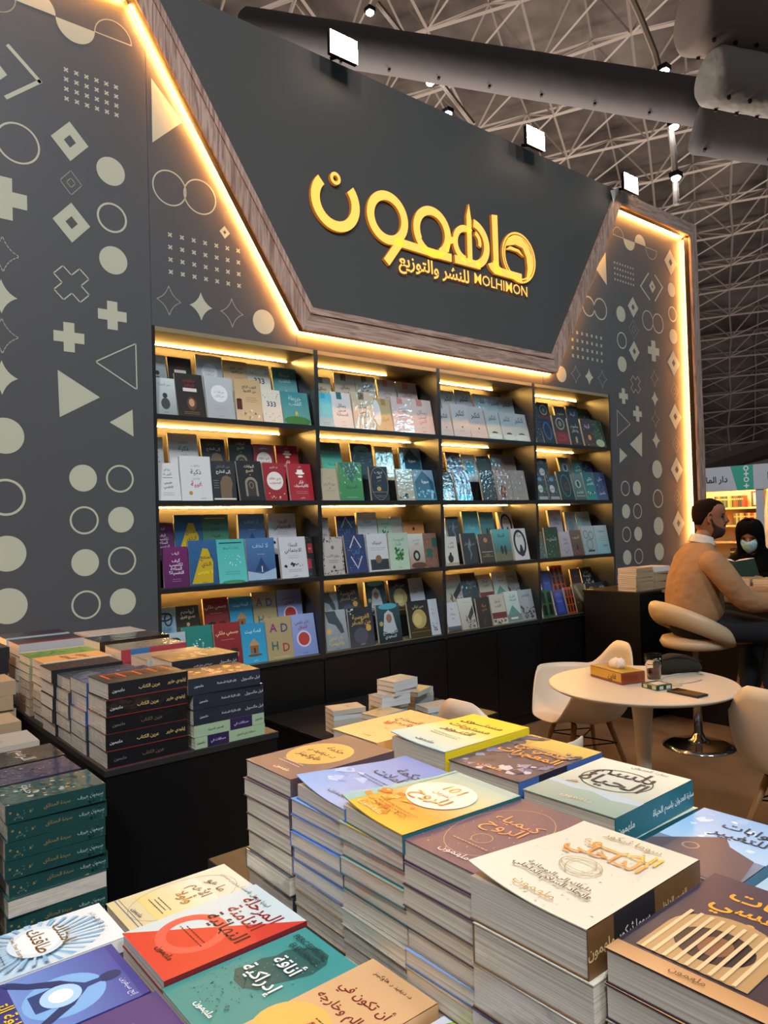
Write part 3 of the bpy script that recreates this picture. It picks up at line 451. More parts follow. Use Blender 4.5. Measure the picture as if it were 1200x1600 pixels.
d('inner', ('cfcbb8', 'd6d2bf'), 'cream book with bronze foil title', [('n', .02, .02, .98, .98, 90, .012, ['c6c2ae', 'dcd8c6'], 9), ('t', 'سوما ثيكور', .55, .9, .14, '9a7c3c'), ('B', 'الضـــوء', .55, .78, .26, 'd8b050'), ('B', 'الداخلي', .52, .66, .28, 'd8a060'), ('o', .5, .46, .16, .14, .006, 'a8945c'), ('o', .5, .46, .1, .14, .006, 'a8945c'), ('o', .5, .46, .16, .08, .006, 'a8945c'), ('b', 'دليلك إلى الروحانية', .5, .28, .09, '4a3c2c'), ('b', 'وإيجاد السلام الداخلي', .5, .22, .1, '4a3c2c'), logo('a88448', .5, .09, 'T', .15)],
  sp='6b4a2a', spo=[('r', .2, 0, .55, 1, '1f1d22')], spt=[('سوما ثيكور', .37, .42, 'd8d0c0'), ('الضوء الداخلي', .72, .42, 'd8c08c'), (A_, .1, .3, 'd8c08c')])
d('nightcage', ('40364a', '2f2830'), 'dark violet book with gilded bird cage arch', [('g', 0, 0, 1, .1, 'b88858', 'c89868'), ('b', 'الثبات', .5, .84, .28, 'e8a030'), ('b', 'النفسي', .5, .72, .28, 'e8a030'), ('e', .5, .6, .03, .03, 'd8a040'), ('e', .45, .4, .34, .3, 'b08c5c'), ('r', .11, .12, .79, .4, 'b08c5c'), ('e', .45, .34, .24, .2, '241c20'), ('e', .46, .34, .1, .12, '7c5238')]+[('r', .14+.07*i, .12, .165+.07*i, .56, 'd6bc90') for i in range(9)]+[logo('4a3420', .5, .05, 't', .1)], sp='2c2430')
d('letgo', ('dba868', 'e0b478'), 'orange tan book with small red flower', [('b', 'السماح', .5, .7, .22, '6c3020'), ('b', 'بالرحيل', .5, .58, .22, '6c3020'), ('e', .35, .5, .08, .06, 'c85a34'), ('n', .1, .1, .9, .4, 16, .02, ['a8642c', 'c88848'], 3), logo('6c3020', .6, .1)])
d('levels', ('e3c820', 'b8cfd0'), 'yellow and pale blue book with calligraphic title', [('g', 0, .62, 1, 1, 'dfc41c', 'e2c440'), ('g', 0, .38, 1, .62, 'e2c440', 'c9cfa8'), ('g', 0, 0, 1, .38, 'c9cfa8', 'a9c8cc'), ('b', 'مستـــوى', .5, .78, .24, '2c241c'), ('b', 'مستويات', .5, .62, .24, '7c5a3c'), ('b', 'التنـوير', .5, .48, .24, '5c4434'), ('l', .5, .34, 2, .6, .04, '5c6c6c'), logo('3c5058', .5, .1, 'b', .14)])
d('roses', ('c8a850', '3e3a4c'), 'dark floral book with orange title and blue spine', [('g', 0, .0, 1, .7, '443f52', '3a384c'), ('g', .25, .74, 1, 1, 'd2b45c', 'c0a050'), ('n', .02, .02, .98, .45, 40, .09, ['5a6490', '262a3c', '8088a8', '3c3a58', 'b8b4bc'], 4), ('n', .0, .7, .3, .98, 10, .1, ['1c2030', '3c4468'], 2), ('n', .75, .6, .99, .8, 10, .07, ['1c2030', '7c7884'], 6), ('b', 'حدثني عن', .55, .66, .22, 'f09a3c'), ('b', 'المعجزات', .52, .52, .28, 'f09a3c'), logo('e0a050', .5, .1, 'T', .15)],
  sp='3d62a0', spo=[('r', .22, 0, .55, 1, '1c2036')], spt=[('المعجزات', .7, .45, '2a3c6c'), (A_, .1, .35, '22305c')])
d('balm', ('dcdcca', '86a09a'), 'white and sage book with looping black calligraphy', [('g', 0, 0, 1, .3, '8fa89f', '7d9a92'), ('c', [(0, .3), (.3, .27), (.5, .3), (.75, .24), (1, .28), (1, .34), (.6, .36), (.3, .33), (0, .36)], 'a8bcc8'), ('b', 'بلسم', .5, .76, .4, '1e2836', 1.1), ('b', 'الحياة', .5, .55, .4, '1e2836', 1.1), ('o', .5, .6, .36, .3, .012, '1e2836'), ('t', 'سارة العدوان', .6, .94, .1, '4c5458'), ('n', .12, .33, .3, .4, 4, .04, ['a88c80'], 3), logo('efece0', .5, .12, 'T', .15)],
  sp='1e6470', spt=[('بلسم الحياة', .58, .5, 'e0e8e4'), (A_, .12, .35, 'e0e8e4'), ('سارة العدوان', .87, .3, 'e0e8e4')])
d('gateways', ('8cb4d8', '6c6470'), 'blue book with clouds, a hill and crescent line', [('g', 0, .4, 1, 1, '84b0dc', 'a8c8e4'), ('n', .1, .5, .9, .95, 18, .08, ['c8dcf0', 'dce8f4', '98bce0'], 3), ('c', [(0, .02), (0, .3), (.3, .5), (.5, .62), (.62, .5), (.9, .4), (1, .02)], '5c5058'), ('o', .35, .36, .08, .08, .02, '9c8478'), ('b', 'بوابات', .6, .8, .26, '27384c'), ('b', 'للتغيير', .6, .66, .26, '27384c')], sp='5a8aa4')
d('ice', ('9cc4e0', 'a8cce4'), 'pale ice blue book', [('n', .1, .1, .9, .9, 20, .08, ['c0dcf0', '88b4d8'], 3), ('b', 'السلام', .5, .7, .24, '2c4c6c')], sp='6c9cc0')
d('energy', ('e4e8e8', '9cc4dc'), 'white book with blue light burst and gold title', [*[('p', [(.5+.2*cos(t), .52+.13*sin(t)), (.5+.48*cos(t-.03), .52+.42*sin(t-.03)), (.5+.48*cos(t+.04), .52+.42*sin(t+.04))], '7fb0d4' if k % 2 else 'a4c8e0') for k, t in enumerate([2*pi*k/48+.05*(k % 3) for k in range(48)])], ('e', .5, .52, .34, .3, 'cfe0ea'), ('e', .5, .52, .27, .24, 'e4eced'), ('B', 'امتلك', .5, .68, .26, 'a8843c'), ('B', 'طاقتك', .5, .53, .28, 'a8843c'), ('t', 'Own Your Energy', .5, .4, .09, '8c6c34'), ('l', .5, .3, 3, .6, .035, '3c5c7c'), ('t', 'آن د. كاستيلانو', .5, .9, .1, '5c5c5c')])
d('bodytalk', ('3a3f8c', '2c3478'), 'indigo book with glowing meditating figure', [('g', .0, .35, 1, .95, '4450a0', '6c90d4'), ('e', .55, .6, .32, .34, '7cb0e4'), ('e', .52, .87, .075, .1, '1a3468'), ('c', [(.38, .42), (.36, .6), (.40, .68), (.48, .73), (.49, .82), (.55, .82), (.56, .73), (.64, .68), (.68, .6), (.66, .42)], '1f3f7c'), ('c', [(.41, .68), (.30, .62), (.16, .46), (.05, .39), (.02, .36), (.05, .33), (.12, .35), (.24, .44), (.34, .54), (.40, .58)], '1a3468'), ('c', [(.63, .68), (.74, .62), (.88, .46), (.98, .38), (.96, .34), (.9, .35), (.8, .44), (.7, .54), (.64, .58)], '1a3468'), ('e', .54, .58, .17, .17, 'a8d0f0'), ('e', .54, .58, .1, .1, 'f0f8ff'), ('b', 'اللغة التي', .5, .3, .2, 'f0c41c'), ('b', 'يتحدث بها جسدك', .5, .19, .16, 'e08c2c'), ('b', 'الشفاء الذاتي بالطاقة', .5, .08, .12, 'e8e8f0'), ('t', 'إنج سيغرين', .8, .92, .09, 'e8e8f0')])
d('lilac', ('4c3c78', '54407c'), 'violet book with vines and white title', [('c', [(0, .5), (.3, .62), (.6, .55), (1, .75), (1, .71), (.6, .5), (.3, .57), (0, .45)], '5c6c3c'), ('b', 'حررك', .5, .78, .26, 'e8e4f0'), ('b', 'إدراكك', .45, .6, .26, 'e8e4f0'), ('n', .6, .85, .98, .98, 10, .02, ['e8e0f0'], 3)])
d('stage', ('c8d6d8', 'c4d2d4'), 'white and red book with bold black red title', [('p', [(0, 0), (1, 0), (1, 1)], 'cf3a2c'), ('o', .45, .35, .34, .34, .1, 'd8584a'), ('b', 'المرحلة', .52, .84, .28, '8c1c20'), ('b', 'الثامنة', .54, .7, .28, '8c1c20'), ('b', 'النهائية', .58, .55, .3, '3c1416'), ('t', 'ليديا دينهل باستيان', .22, .9, .1, '40484c'), ('l', .5, .36, 2, .5, .035, '5c1c1c'), logo('2c1414', .6, .12, 'b', .13)], sp='7a1a20')
d('important', ('d8d8c8', 'cfc494'), 'cream yellow book with silver and gold title', [('g', .1, .2, .9, .7, 'dcdccc', 'd8c87c'), ('o', .5, .5, .45, .7, .006, '7c8088'), ('r', .0, .06, 1, .068, '5c6480'), ('r', .0, .09, 1, .095, '5c6480'), ('B', 'ما هو', .5, .78, .24, '7c8084'), ('B', 'الأهم', .48, .64, .26, '8c8c84'), ('B', 'وأولا', .52, .5, .26, 'b08c3c'), ('l', .5, .34, 3, .5, .035, '4c5468'), ('t', 'سايرس ميستري', .5, .9, .09, '5c6470'), logo('3c4870', .5, .13, 'b', .12)])
d('elegance', ('3f9290', '3a8c88'), 'teal book with a dissolving dark profile', [('c', [(.18, .42), (.22, .52), (.2, .6), (.26, .68), (.24, .76), (.32, .86), (.46, .93), (.62, .93), (.74, .86), (.78, .74), (.72, .62), (.66, .52), (.64, .42), (.5, .36), (.34, .36)], '2c5a57'), ('n', .08, .12, .75, .5, 150, .012, ['2c5a57', '1c4442', '3c7472'], 3), ('n', .15, .4, .8, .95, 80, .012, ['3f9290', '4ca09c'], 8), ('b', 'أناقة', .52, .66, .28, 'e6ece8'), ('b', 'إدراكية', .52, .48, .28, 'e6ece8'), ('b', 'PERCEPTUAL', .4, .88, .13, '143c3c'), ('b', 'ELEGANCE', .46, .81, .13, '143c3c'), logo('e6ece8', .6, .1, 'b', .14)], sp='2c7472')
d('beyond', ('d6a878', 'd9b07c'), 'peach book with maroon title and red petal', [('e', .35, .3, .4, .38, 'e0b45c'), ('c', [(.35, .3), (.42, .42), (.55, .4), (.56, .3), (.45, .24)], 'c8603c'), ('b', 'أن تكون في', .5, .72, .2, '7c2c20'), ('b', 'العالم وخارجه', .5, .58, .2, '7c2c20'), ('t', 'د. ديفيد ر. هاوكينز', .5, .92, .1, '4c3024'), ('l', .6, .44, 2, .5, .035, '6c4030')])
d('veg', ('ccd0dc', 'd0d4dc'), 'white book with a green artichoke and navy disc', [('e', .3, .82, .22, .2, '8ca81c'), ('n', .12, .7, .48, .94, 30, .04, ['a8c030', '6c8c14', 'c0d450'], 3), ('e', .55, .45, .34, .34, '1c2448'), ('n', .35, .3, .75, .6, 9, .04, ['b8c83c', 'e8e8f0'], 2), ('b', 'خضار', .55, .45, .24, 'c8d850')])
d('den', ('22242a', '26282e'), 'black book with orange shelf drawing', [('r', .12, .1, .62, .92, 'cf5a26')]+[('r', .16+.16*i, .13+.2*j, .29+.16*i, .29+.2*j, '2c2420') for i in range(3) for j in range(4)],
  sp='16181c', spo=[('r', 0, 0, 1, .04, '9c2c2c')], spt=[('عرين الكتاب', .5, .36, 'd8b878'), ('إيلودي هاربر', .85, .26, 'd8b878'), (A_, .12, .25, 'c8c8c8')])
d('denback', ('22242a', '26282e'), 'black book with orange shelf drawing', [], sp='141518', spo=[('r', 0, 0, 1, .04, '7c2424')], spt=[('عرين الكتاب', .55, .3, '6c5c4c'), (A_, .15, .25, '6c6c6c')])
d('fantasy', ('2f3060', '3a3a70'), 'indigo fantasy book with bright blue spine', [('n', .05, .05, .95, .95, 40, .05, ['4c4c8c', '22244c', '8c84b0', '6c5c9c'], 4), ('n', .6, .05, .95, .9, 12, .03, ['c87c8c', 'd8d8e8'], 7)], sp='2a4c90')
d('slate', ('3c4650', '343c44'), 'slate book with faint drawing', [('n', .05, .05, .95, .95, 30, .05, ['5c6870', '2c343c'], 4)], sp='2c343c')
d('nightred', ('23262c', '2c2426'), 'near black book with dark red figures', [('n', .3, .1, .9, .9, 30, .05, ['6c2c2c', '3c2426', '8c5c4c'], 4)], sp='16181c')
d('silent', ('7c6044', '684c34'), 'brown book with painted red and gold title', [('g', 0, 0, .35, 1, '4c3c2c', '5c4834'), ('n', .3, .15, .95, .85, 46, .08, ['8c2c20', 'c08c4c', '4c2418', 'd8b070', 'a8502c'], 4), ('b', 'تلك الليلة', .5, .45, .24, 'e0d0b0'), ('e', .3, .75, .1, .08, 'd89c4c')],
  sp='232a38', spt=[('تلك الليلة الصامتة', .52, .36, 'c8ccd4'), ('فيل ماكسويل', .86, .26, 'b8bcc4'), (A_, .14, .2, 'c8ccd4')])
d('scream', ('7c6648', '6c5438'), 'brown gold book with looping light trails', [('n', .2, .2, .9, .9, 20, .09, ['a88c5c', '5c4428', 'c0a070'], 4), ('b', 'صرخة', .5, .6, .3, 'e0d4b8')], sp='20222a', spt=[('صرخة في منزل الصم', .45, .34, 'c8ccd4'), ('فيل ماكسويل', .84, .26, 'b8bcc4')])
d('mint', ('8ca88c', '8ca88c'), 'mint green book with a violet spine block', [], sp='9cb494', spo=[('r', .5, 0, .82, 1, '2c2048')], spt=[('مسافات في', .66, .3, 'c8b8e0'), ('قصص قصيرة', .3, .26, '2c3c2c'), (A_, .92, .26, '2c3c2c')])
d('mintrev', ('8ca88c', '8ca88c'), 'mint green book with a violet spine block', [], sp='9cb494', spo=[('r', .17, 0, .47, 1, '2c2048')], spt=[('مسافات في', .32, .3, 'c8b8e0'), ('مسافات في الطريق', .72, .26, '2c3c2c'), (A_, .08, .26, '2c3c2c')])
d('meadow', ('6c9848', '547c38'), 'green and white book', [('r', .0, 0, .1, 1, 'b8b8a0'), ('n', .2, .1, .9, .9, 20, .07, ['4c7430', '7ca858', '2c4820'], 4)], sp='8c9c7c')
d('apricot', ('d0a468', 'c89c60'), 'apricot book with black brush title', [('b', 'طريق', .5, .7, .34, '2c2018'), ('b', 'الحرير', .5, .45, .34, '2c2018'), ('r', .9, 0, 1, 1, 'c8c4b4')], sp='b8b8a4', spt=[('طريق الحرير', .5, .3, '5c4c3c')])
d('ribbon', ('8c8c7c', '7c7c6c'), 'grey book with red and blue striped spine', [('n', .1, .1, .9, .9, 20, .05, ['b8a888', '6c6c60'], 4)], sp='9c3444', spo=[('r', .14, 0, .42, 1, '2c6ca0'), ('l', .7, .5, 1, .4, .1, 'e0d0d0')])
d('sandal', ('b8ac88', 'a89c7c'), 'pale khaki book', [('n', .1, .1, .9, .9, 14, .08, ['c8bc98', '98906c'], 4)], sp='9cb0b0')
d('ebony', ('15161a', '1a1b20'), 'plain black glossy book', [], sp='101114')
d('maroonstripe', ('1f2130', '28222c'), 'navy book with a maroon edge', [('r', .8, 0, 1, 1, '6c2434')], sp='a8a8ac')
d('paleline', ('8c9498', '9ca0a0'), 'pale grey book with white edges', [('n', .1, .1, .9, .9, 12, .08, ['a8acac', '7c8488'], 4)], sp='c0c4c4')
d('navyband', ('1a1c34', '20223c'), 'navy book with a light blue edge', [('r', .86, 0, 1, 1, '7c9cb0')], sp='90b0c0')
d('jungle', ('2c5450', '244844'), 'dark teal book with leaf and gold pattern', [('n', .02, .02, .98, .98, 70, .06, ['3c6c60', '1c3c38', 'a88c4c', '4c7c70', 'c0bca8'], 4), ('b', 'حديقة', .4, .3, .26, 'c8ccc4')], sp='1f4644', spo=[('n', .02, .1, .3, .9, 12, .02, ['3c6460', '8c7c4c'], 4), ('n', .8, .1, .98, .9, 10, .02, ['0c2c2c', '3c6460'], 5)], spt=[('سيدة الحدائق', .5, .34, '8c7c4c'), ('سيمون هيرف', .84, .3, 'a8b8b4')])
d('violetfig', ('3c3450', '34304c'), 'violet book with lilac and gold pattern', [('n', .02, .02, .98, .98, 60, .05, ['5c5078', '2c2444', 'a88c6c', '6c6490'], 6)], sp='2c2840')
d('sootwhite', ('2c2c28', '34302c'), 'soot black book with white title letters', [('n', .02, .02, .98, .98, 40, .05, ['4c443c', '1c1c1c', '6c5c44'], 6), ('b', 'الـرسم', .5, .6, .4, 'd8d4cc')], sp='20201c')
d('chalk', ('b0aca0', 'a8a498'), 'chalk white book', [('t', 'رسم', .5, .6, .3, '5c584c')], sp='b0aca0')
d('darkspine', ('2a2c34', '22242c'), 'dark blue black book', [], sp='1a1c24')
d('kraft', ('b09c80', 'a89478'), 'kraft brown book', [], sp='a08c70')
d('whitish', ('c8cccc', 'c0c4c4'), 'white paperback', [('r', .3, .4, .7, .6, '9ca4a8')], sp='c8cccc')

ORD = ['topmost', 'second', 'third', 'fourth', 'fifth', 'sixth', 'seventh', 'eighth', 'ninth', 'tenth', 'eleventh', 'twelfth']
RS = random.Random(12)
def stack(items, X0, Yf, zb, w, h, where, group, jit=.004, ang=1.0, top_curl=0.0, top_off=(0, 0, 0)):
    """items from bottom to top: (title, thickness, wrapped, spine towards the back?)"""
    z = zb; n = len(items)
    for i, (k, t, wr, fl) in enumerate(items):
        a = rad(RS.uniform(-ang, ang)); jx = RS.uniform(-jit, jit); jy = RS.uniform(0, jit)
        if i == n-1: jx += top_off[0]; jy += top_off[1]; a += rad(top_off[2])
        if fl: M = Matrix.Translation((X0+h+jx, Yf+jy, z)) @ Matrix.Rotation(pi/2+a, 4, 'Z')
        else: M = Matrix.Translation((X0+jx, Yf+w+jy, z)) @ Matrix.Rotation(-pi/2+a, 4, 'Z')
        q = n-1-i
        lab = (D[k]['desc'].split(' with ')[0]+', on top of '+where) if q == 0 else ('%s book down in %s' % (ORD[q], where))
        book(k, w, h, t-.0006, M, lab, group, name='book' if wr else 'paperback', wrap=wr, curl=top_curl if i == n-1 else 0)
        z += t
    return z
# ------------------------------------------------------------------ the setting
fl = MB(); fl.face([(-12, -14, 0), (40, -14, 0), (40, 40, 0), (-12, 40, 0)])
carpet = mat('brown_carpet', '6e573c', .95, bump=(300, .4, .004), vary=(3, '5e4a32'))
tag(fl.build('floor', carpet), kind='structure')

PATTERN = '''O -0.613 3.300 0.095 0.009|O -0.190 3.058 0.074 0.010|C -0.191 3.289 0.070|C -0.188 2.847 0.069|D -0.383 3.380 0.096 0.031|N -0.382 3.180 0.059|D -0.383 2.988 0.096 0.031|X -0.389 2.692 0.086|P -0.199 2.572 0.070|P -0.406 2.436 0.070|P -0.676 3.032 0.097|S -0.686 2.774 0.082|F -0.695 2.581 0.078|S -0.695 2.402 0.081|F -0.699 2.214 0.078|t -0.286 2.334 -0.086 2.448 -0.085 2.217|T -0.461 2.275 -0.268 2.162 -0.456 2.053|T -0.110 2.115 -0.225 2.044 -0.108 1.981|C -0.692 1.953 0.081|O -0.693 1.677 0.083 0.011|C -0.692 1.425 0.080|C -0.691 1.191 0.080|C -0.355 1.769 0.064|O -0.180 1.769 0.068 0.009|O -0.354 1.568 0.067 0.009|C -0.179 1.568 0.063|C -0.354 1.367 0.064|O -0.178 1.367 0.069 0.009|O -0.354 1.167 0.068 0.009|C -0.179 1.167 0.064|V -0.645 3.739 -0.513 3.622 -0.657 3.498 0.018|D -0.718 3.602 0.073 0.000|T 0.027 3.834 0.192 3.659 0.025 3.499|O 0.112 3.287 0.093 0.007|O 0.282 3.284 0.094 0.007|D 0.422 3.126 0.035 0.011|S 0.094 2.696 0.077|F 0.272 2.694 0.076|S 0.454 2.689 0.078|C 0.651 2.669 0.069|C 3.338 2.661 0.064|S 3.526 2.679 0.073|F 3.706 2.677 0.069|S 3.890 2.680 0.076|O 3.731 3.266 0.086 0.011|O 3.897 3.270 0.093 0.011|T 4.000 3.774 4.002 3.490 3.853 3.603|V 4.660 3.721 4.523 3.579 4.666 3.482 0.014|V 4.767 3.724 4.892 3.634 4.757 3.486 0.014|D 4.717 3.609 0.059 0.018|D 4.391 3.367 0.092 0.029|N 4.388 3.168 0.086|D 4.386 2.974 0.092 0.029|C 4.198 3.276 0.068|O 4.198 3.045 0.073 0.011|C 4.190 2.838 0.067|O 4.621 3.285 0.091 0.009|O 4.792 3.282 0.092 0.010|P 4.699 3.017 0.094|X 4.387 2.680 0.080|S 4.699 2.769 0.076|F 4.692 2.581 0.070|S 4.690 2.395 0.076|F 4.688 2.203 0.076|P 4.193 2.561 0.067|P 4.401 2.423 0.068|t 4.089 2.431 4.280 2.322 4.081 2.211|T 4.462 2.265 4.265 2.148 4.448 2.043|T 4.107 2.108 4.219 2.046 4.099 1.978|C 4.688 1.941 0.081|D 5.049 3.899 0.123 0.037|C 5.049 3.639 0.067|O 5.050 3.409 0.073 0.012|C 5.052 3.198 0.070|D 5.039 2.945 0.122 0.036|N 5.039 2.680 0.079|D 5.034 2.442 0.121 0.036|N 5.034 2.184 0.078|D 5.026 1.944 0.120 0.036|N 5.020 1.683 0.078|D 5.022 1.444 0.119 0.036|O 4.685 1.674 0.084 0.012|C 4.679 1.426 0.081|C 4.674 1.195 0.078|O 4.172 1.762 0.066 0.009|C 4.349 1.764 0.062|C 4.170 1.564 0.061|O 4.347 1.564 0.067 0.009|O 4.167 1.366 0.066 0.009|C 4.344 1.366 0.061|C 4.164 1.168 0.063|O 4.342 1.170 0.067 0.009|G -0.394 3.722 -0.156 3.582 6 4 0.011|G 0.108 3.041 0.501 2.847 7 4 0.012|G 3.497 3.023 3.892 2.828 7 4 0.014|G 4.128 3.713 4.412 3.567 8 4 0.010|Hu -0.611 3.967 -0.436 3.962|Hd -0.436 3.962 -0.254 3.961|HU -0.254 3.961 -0.073 3.965|HW -0.779 3.964 -0.611 3.967|HU 4.120 3.961 4.278 3.948|Hd 4.278 3.948 4.455 3.965|Hu 4.454 3.962 4.628 3.956|HW 4.628 3.956 4.812 3.952'''
GREY = lin('4d4e51'); CREAM = lin('b9bba6'); THIN = lin('8f9188')
wb_ = MB(); XL, XR, ZT = -1.40, 5.40, 4.30; B = .9953; X4 = 4*B
zt, zs = 2.5426, [2.5426, 2.0920, 1.6483, 1.2004, .7466]
def wbox(x0, x1, z0, z1): wb_.box((x0, 0, z0), (x1, .04, z1), GREY)
wbox(XL, -.002, 0, ZT); wbox(0, X4, zt+.012, ZT); wbox(X4, 5.4, 0, ZT)
wb_.box((-.004, .004, 0), (.002, .04, ZT), lin('26282b'))
wb_.box((.866, -.0015, 2.56), (.872, .0, 2.64), lin('3a3a3a')); wb_.box((3.108, -.0015, 2.56), (3.114, .0, 2.64), lin('3a3a3a'))
def wp(x, z, e=.0): return (x, -.0012-e, z)
zl = [0]
def wpoly(pts, c=CREAM):
    a = sum(p[0]*q[1]-q[0]*p[1] for p, q in zip(pts, pts[1:]+pts[:1]))
    if a < 0: pts = pts[::-1]
    for t in tessellate_polygon([[Vector((x, z, 0)) for x, z in pts]]):
        a_, b_, c_ = [pts[i] for i in t]
        if (b_[0]-a_[0])*(c_[1]-a_[1])-(b_[1]-a_[1])*(c_[0]-a_[0]) < 0: b_, c_ = c_, b_
        wb_.face([wp(*a_), wp(*b_), wp(*c_)], c)
def wline(pts, wd, closed=False, c=CREAM):
    n = len(pts); prs = list(zip(pts, pts[1:]+pts[:1])) if closed else list(zip(pts, pts[1:]))
    for (x0, z0), (x1, z1) in prs:
        L = sqrt((x1-x0)**2+(z1-z0)**2); ux, uz = (x1-x0)/L, (z1-z0)/L; e = wd*.35; px, pz = -uz*wd/2, ux*wd/2
        wpoly([(x0-ux*e+px, z0-uz*e+pz), (x0-ux*e-px, z0-uz*e-pz), (x1+ux*e-px, z1+uz*e-pz), (x1+ux*e+px, z1+uz*e+pz)], c)
def ring(cx, cz, r, wd, c=CREAM, a0=0, a1=2*pi, n=48, close=True):
    for i in range(n):
        t0 = a0+(a1-a0)*i/n; t1 = a0+(a1-a0)*(i+1)/n
        wpoly([(cx+r*cos(t0), cz+r*sin(t0)), (cx+r*cos(t1), cz+r*sin(t1)), (cx+(r-wd)*cos(t1), cz+(r-wd)*sin(t1)), (cx+(r-wd)*cos(t0), cz+(r-wd)*sin(t0))], c)
def starpts(cx, cz, h):
    r = []; w = h*.86
    for (ax, az), (bx, bz) in (((0, h), (w, 0)), ((w, 0), (0, -h)), ((0, -h), (-w, 0)), ((-w, 0), (0, h))):
        for k in range(6):
            t = k/6; mx, mz = .26*(ax+bx), .26*(az+bz)
            x = (1-t)**2*ax+2*t*(1-t)*mx+t*t*bx; z = (1-t)**2*az+2*t*(1-t)*mz+t*t*bz; r.append((cx+x, cz+z))
    return r
def plus(cx, cz, h, rot=0, q=.36):
    a = h*q; P_ = [(-a, h), (a, h), (a, a), (h, a), (h, -a), (a, -a), (a, -h), (-a, -h), (-a, -a), (-h, -a), (-h, a), (-a, a)]
    return [(cx+x*cos(rot)-z*sin(rot), cz+x*sin(rot)+z*cos(rot)) for x, z in P_]
for it in PATTERN.split('|'):
    a = it.split(); k = a[0]; v = [float(x) for x in a[1:]]
    if k == 'C': wpoly([(v[0]+v[2]*cos(2*pi*i/48), v[1]+v[2]*sin(2*pi*i/48)) for i in range(48)])
    elif k == 'O': ring(v[0], v[1], v[2], v[3])
    elif k in 'DN':
        x, z, h = v[:3]; w_ = h*(.9 if k == 'D' else .85); hole = v[3] if len(v) > 3 else 0
        dm = lambda s: [(x, z+h*s), (x+w_*s, z), (x, z-h*s), (x-w_*s, z)]
        if k == 'N': wline(dm(1), .004, True, THIN); wline(dm(.4), .004, True, THIN)
        elif hole <= 0: wpoly(dm(1))
        else:
            o, i_ = dm(1), dm(hole/h)
            for q in range(4): wpoly([o[q], o[(q+1) % 4], i_[(q+1) % 4], i_[q]])
    elif k == 'X': wline(plus(v[0], v[1], v[2]*.98, pi/4), .0055, True)
    elif k == 'P': wpoly(plus(*v))
    elif k == 'S': wline(starpts(*v), .0045, True, lin('9c9e90'))
    elif k == 'F': wpoly(starpts(*v))
    elif k == 'T': wpoly([(v[0], v[1]), (v[2], v[3]), (v[4], v[5])])
    elif k == 't': wline([(v[0], v[1]), (v[2], v[3]), (v[4], v[5])], .006, True)
    elif k == 'V': wline([(v[0], v[1]), (v[2], v[3]), (v[4], v[5])], v[6])
    elif k == 'G':
        x0, z0, x1, z1, nc, nr, h = v
        for i in range(int(nc)):
            for j in range(int(nr)):
                wpoly(plus(x0+(x1-x0)*i/(nc-1), z0+(z1-z0)*j/(nr-1), h*1.15, pi/4, .28))
    elif k[0] == 'H':
        x0, z0, x1, z1 = v; cx, cz, r = (x0+x1)/2, (z0+z1)/2, abs(x1-x0)/2; s = 1 if k[1] in 'uU' else -1
        arc = [(cx+r*cos(pi*i/24), cz+s*r*sin(pi*i/24)) for i in range(25)]
        if k[1] in 'ud': wpoly(arc)
        else: wline(arc+[arc[0]], .0055)
tag(wb_.build('wall_back', PWALL), kind='structure')

# bookcase built into the wall
bc = empty('bookcase', (2, 0, 0), label='black wall bookcase with four bays of lit shelves', cat='bookcase')
BLK = mat('black_laminate', '232425', .32, vary=None); BLK2 = mat('dark_laminate', '5a564c', .45)
BASE = mat('black_base', '0b0b0c', .4)
LEDM = mat('warm_led', (1, 1, 1), .5, emit='ffc468', strength=280)
def part(a, b, name, m_, par, bev=0):
    q = MB(); q.box(a, b); return q.build(name, m_, par, bevel=bev)
ox = Vector((-2, 0, 0))
def bpart(x0, x1, y0, y1, z0, z1, name, m_): return part((x0-2, y0, z0), (x1-2, y1, z1), name, m_, bc)
for i in range(5):
    x = i*B; bpart(x-.014 if i else 0, x+.014 if i < 4 else x, -.003, .32, zs[4]-.02, zs[0]+.012, 'divider', BLK2 if 0 else BLK)
for j in range(5):
    bpart(0.002, X4-.002, .0, .32, zs[j]-.013, zs[j]+.011, 'shelf_board', mat('shelf_laminate', '8c8264', .35))
    if j: bpart(0.002, X4-.002, -.004, .0, zs[j]-.014, zs[j]+.012, 'shelf_edge', BLK)
bpart(0, X4, .32, .335, zs[4]-.02, zs[0]+.012, 'back_panel', mat('back_laminate', '332e24', .5))
for j in range(4):
    for i in range(4):
        x0 = i*B+.016; x1 = (i+1)*B-.016
        bpart(x0, x1, .15, .318, zs[j+1]+.0112, zs[j+1]+.15, 'riser', BLK)
        bpart(x0+.0, x1-.02-.2*((i*3+j*5) % 4)/3, .262, .266, zs[j]-.0172, zs[j]-.0137, 'led_strip', LEDM)
cab = empty('base_cabinet', (2, 0, 0), label='black base cabinet running under the lit bookcase', cat='cabinet')
part((-2.0, .012, .0), (X4-2-.001, .3, zs[4]-.021), 'body', BASE, cab)
for i in range(8): part((i*B/2-2+.004, -.006, .08), ((i+1)*B/2-2-.004, .012, zs[4]-.03), 'door', BASE, cab)

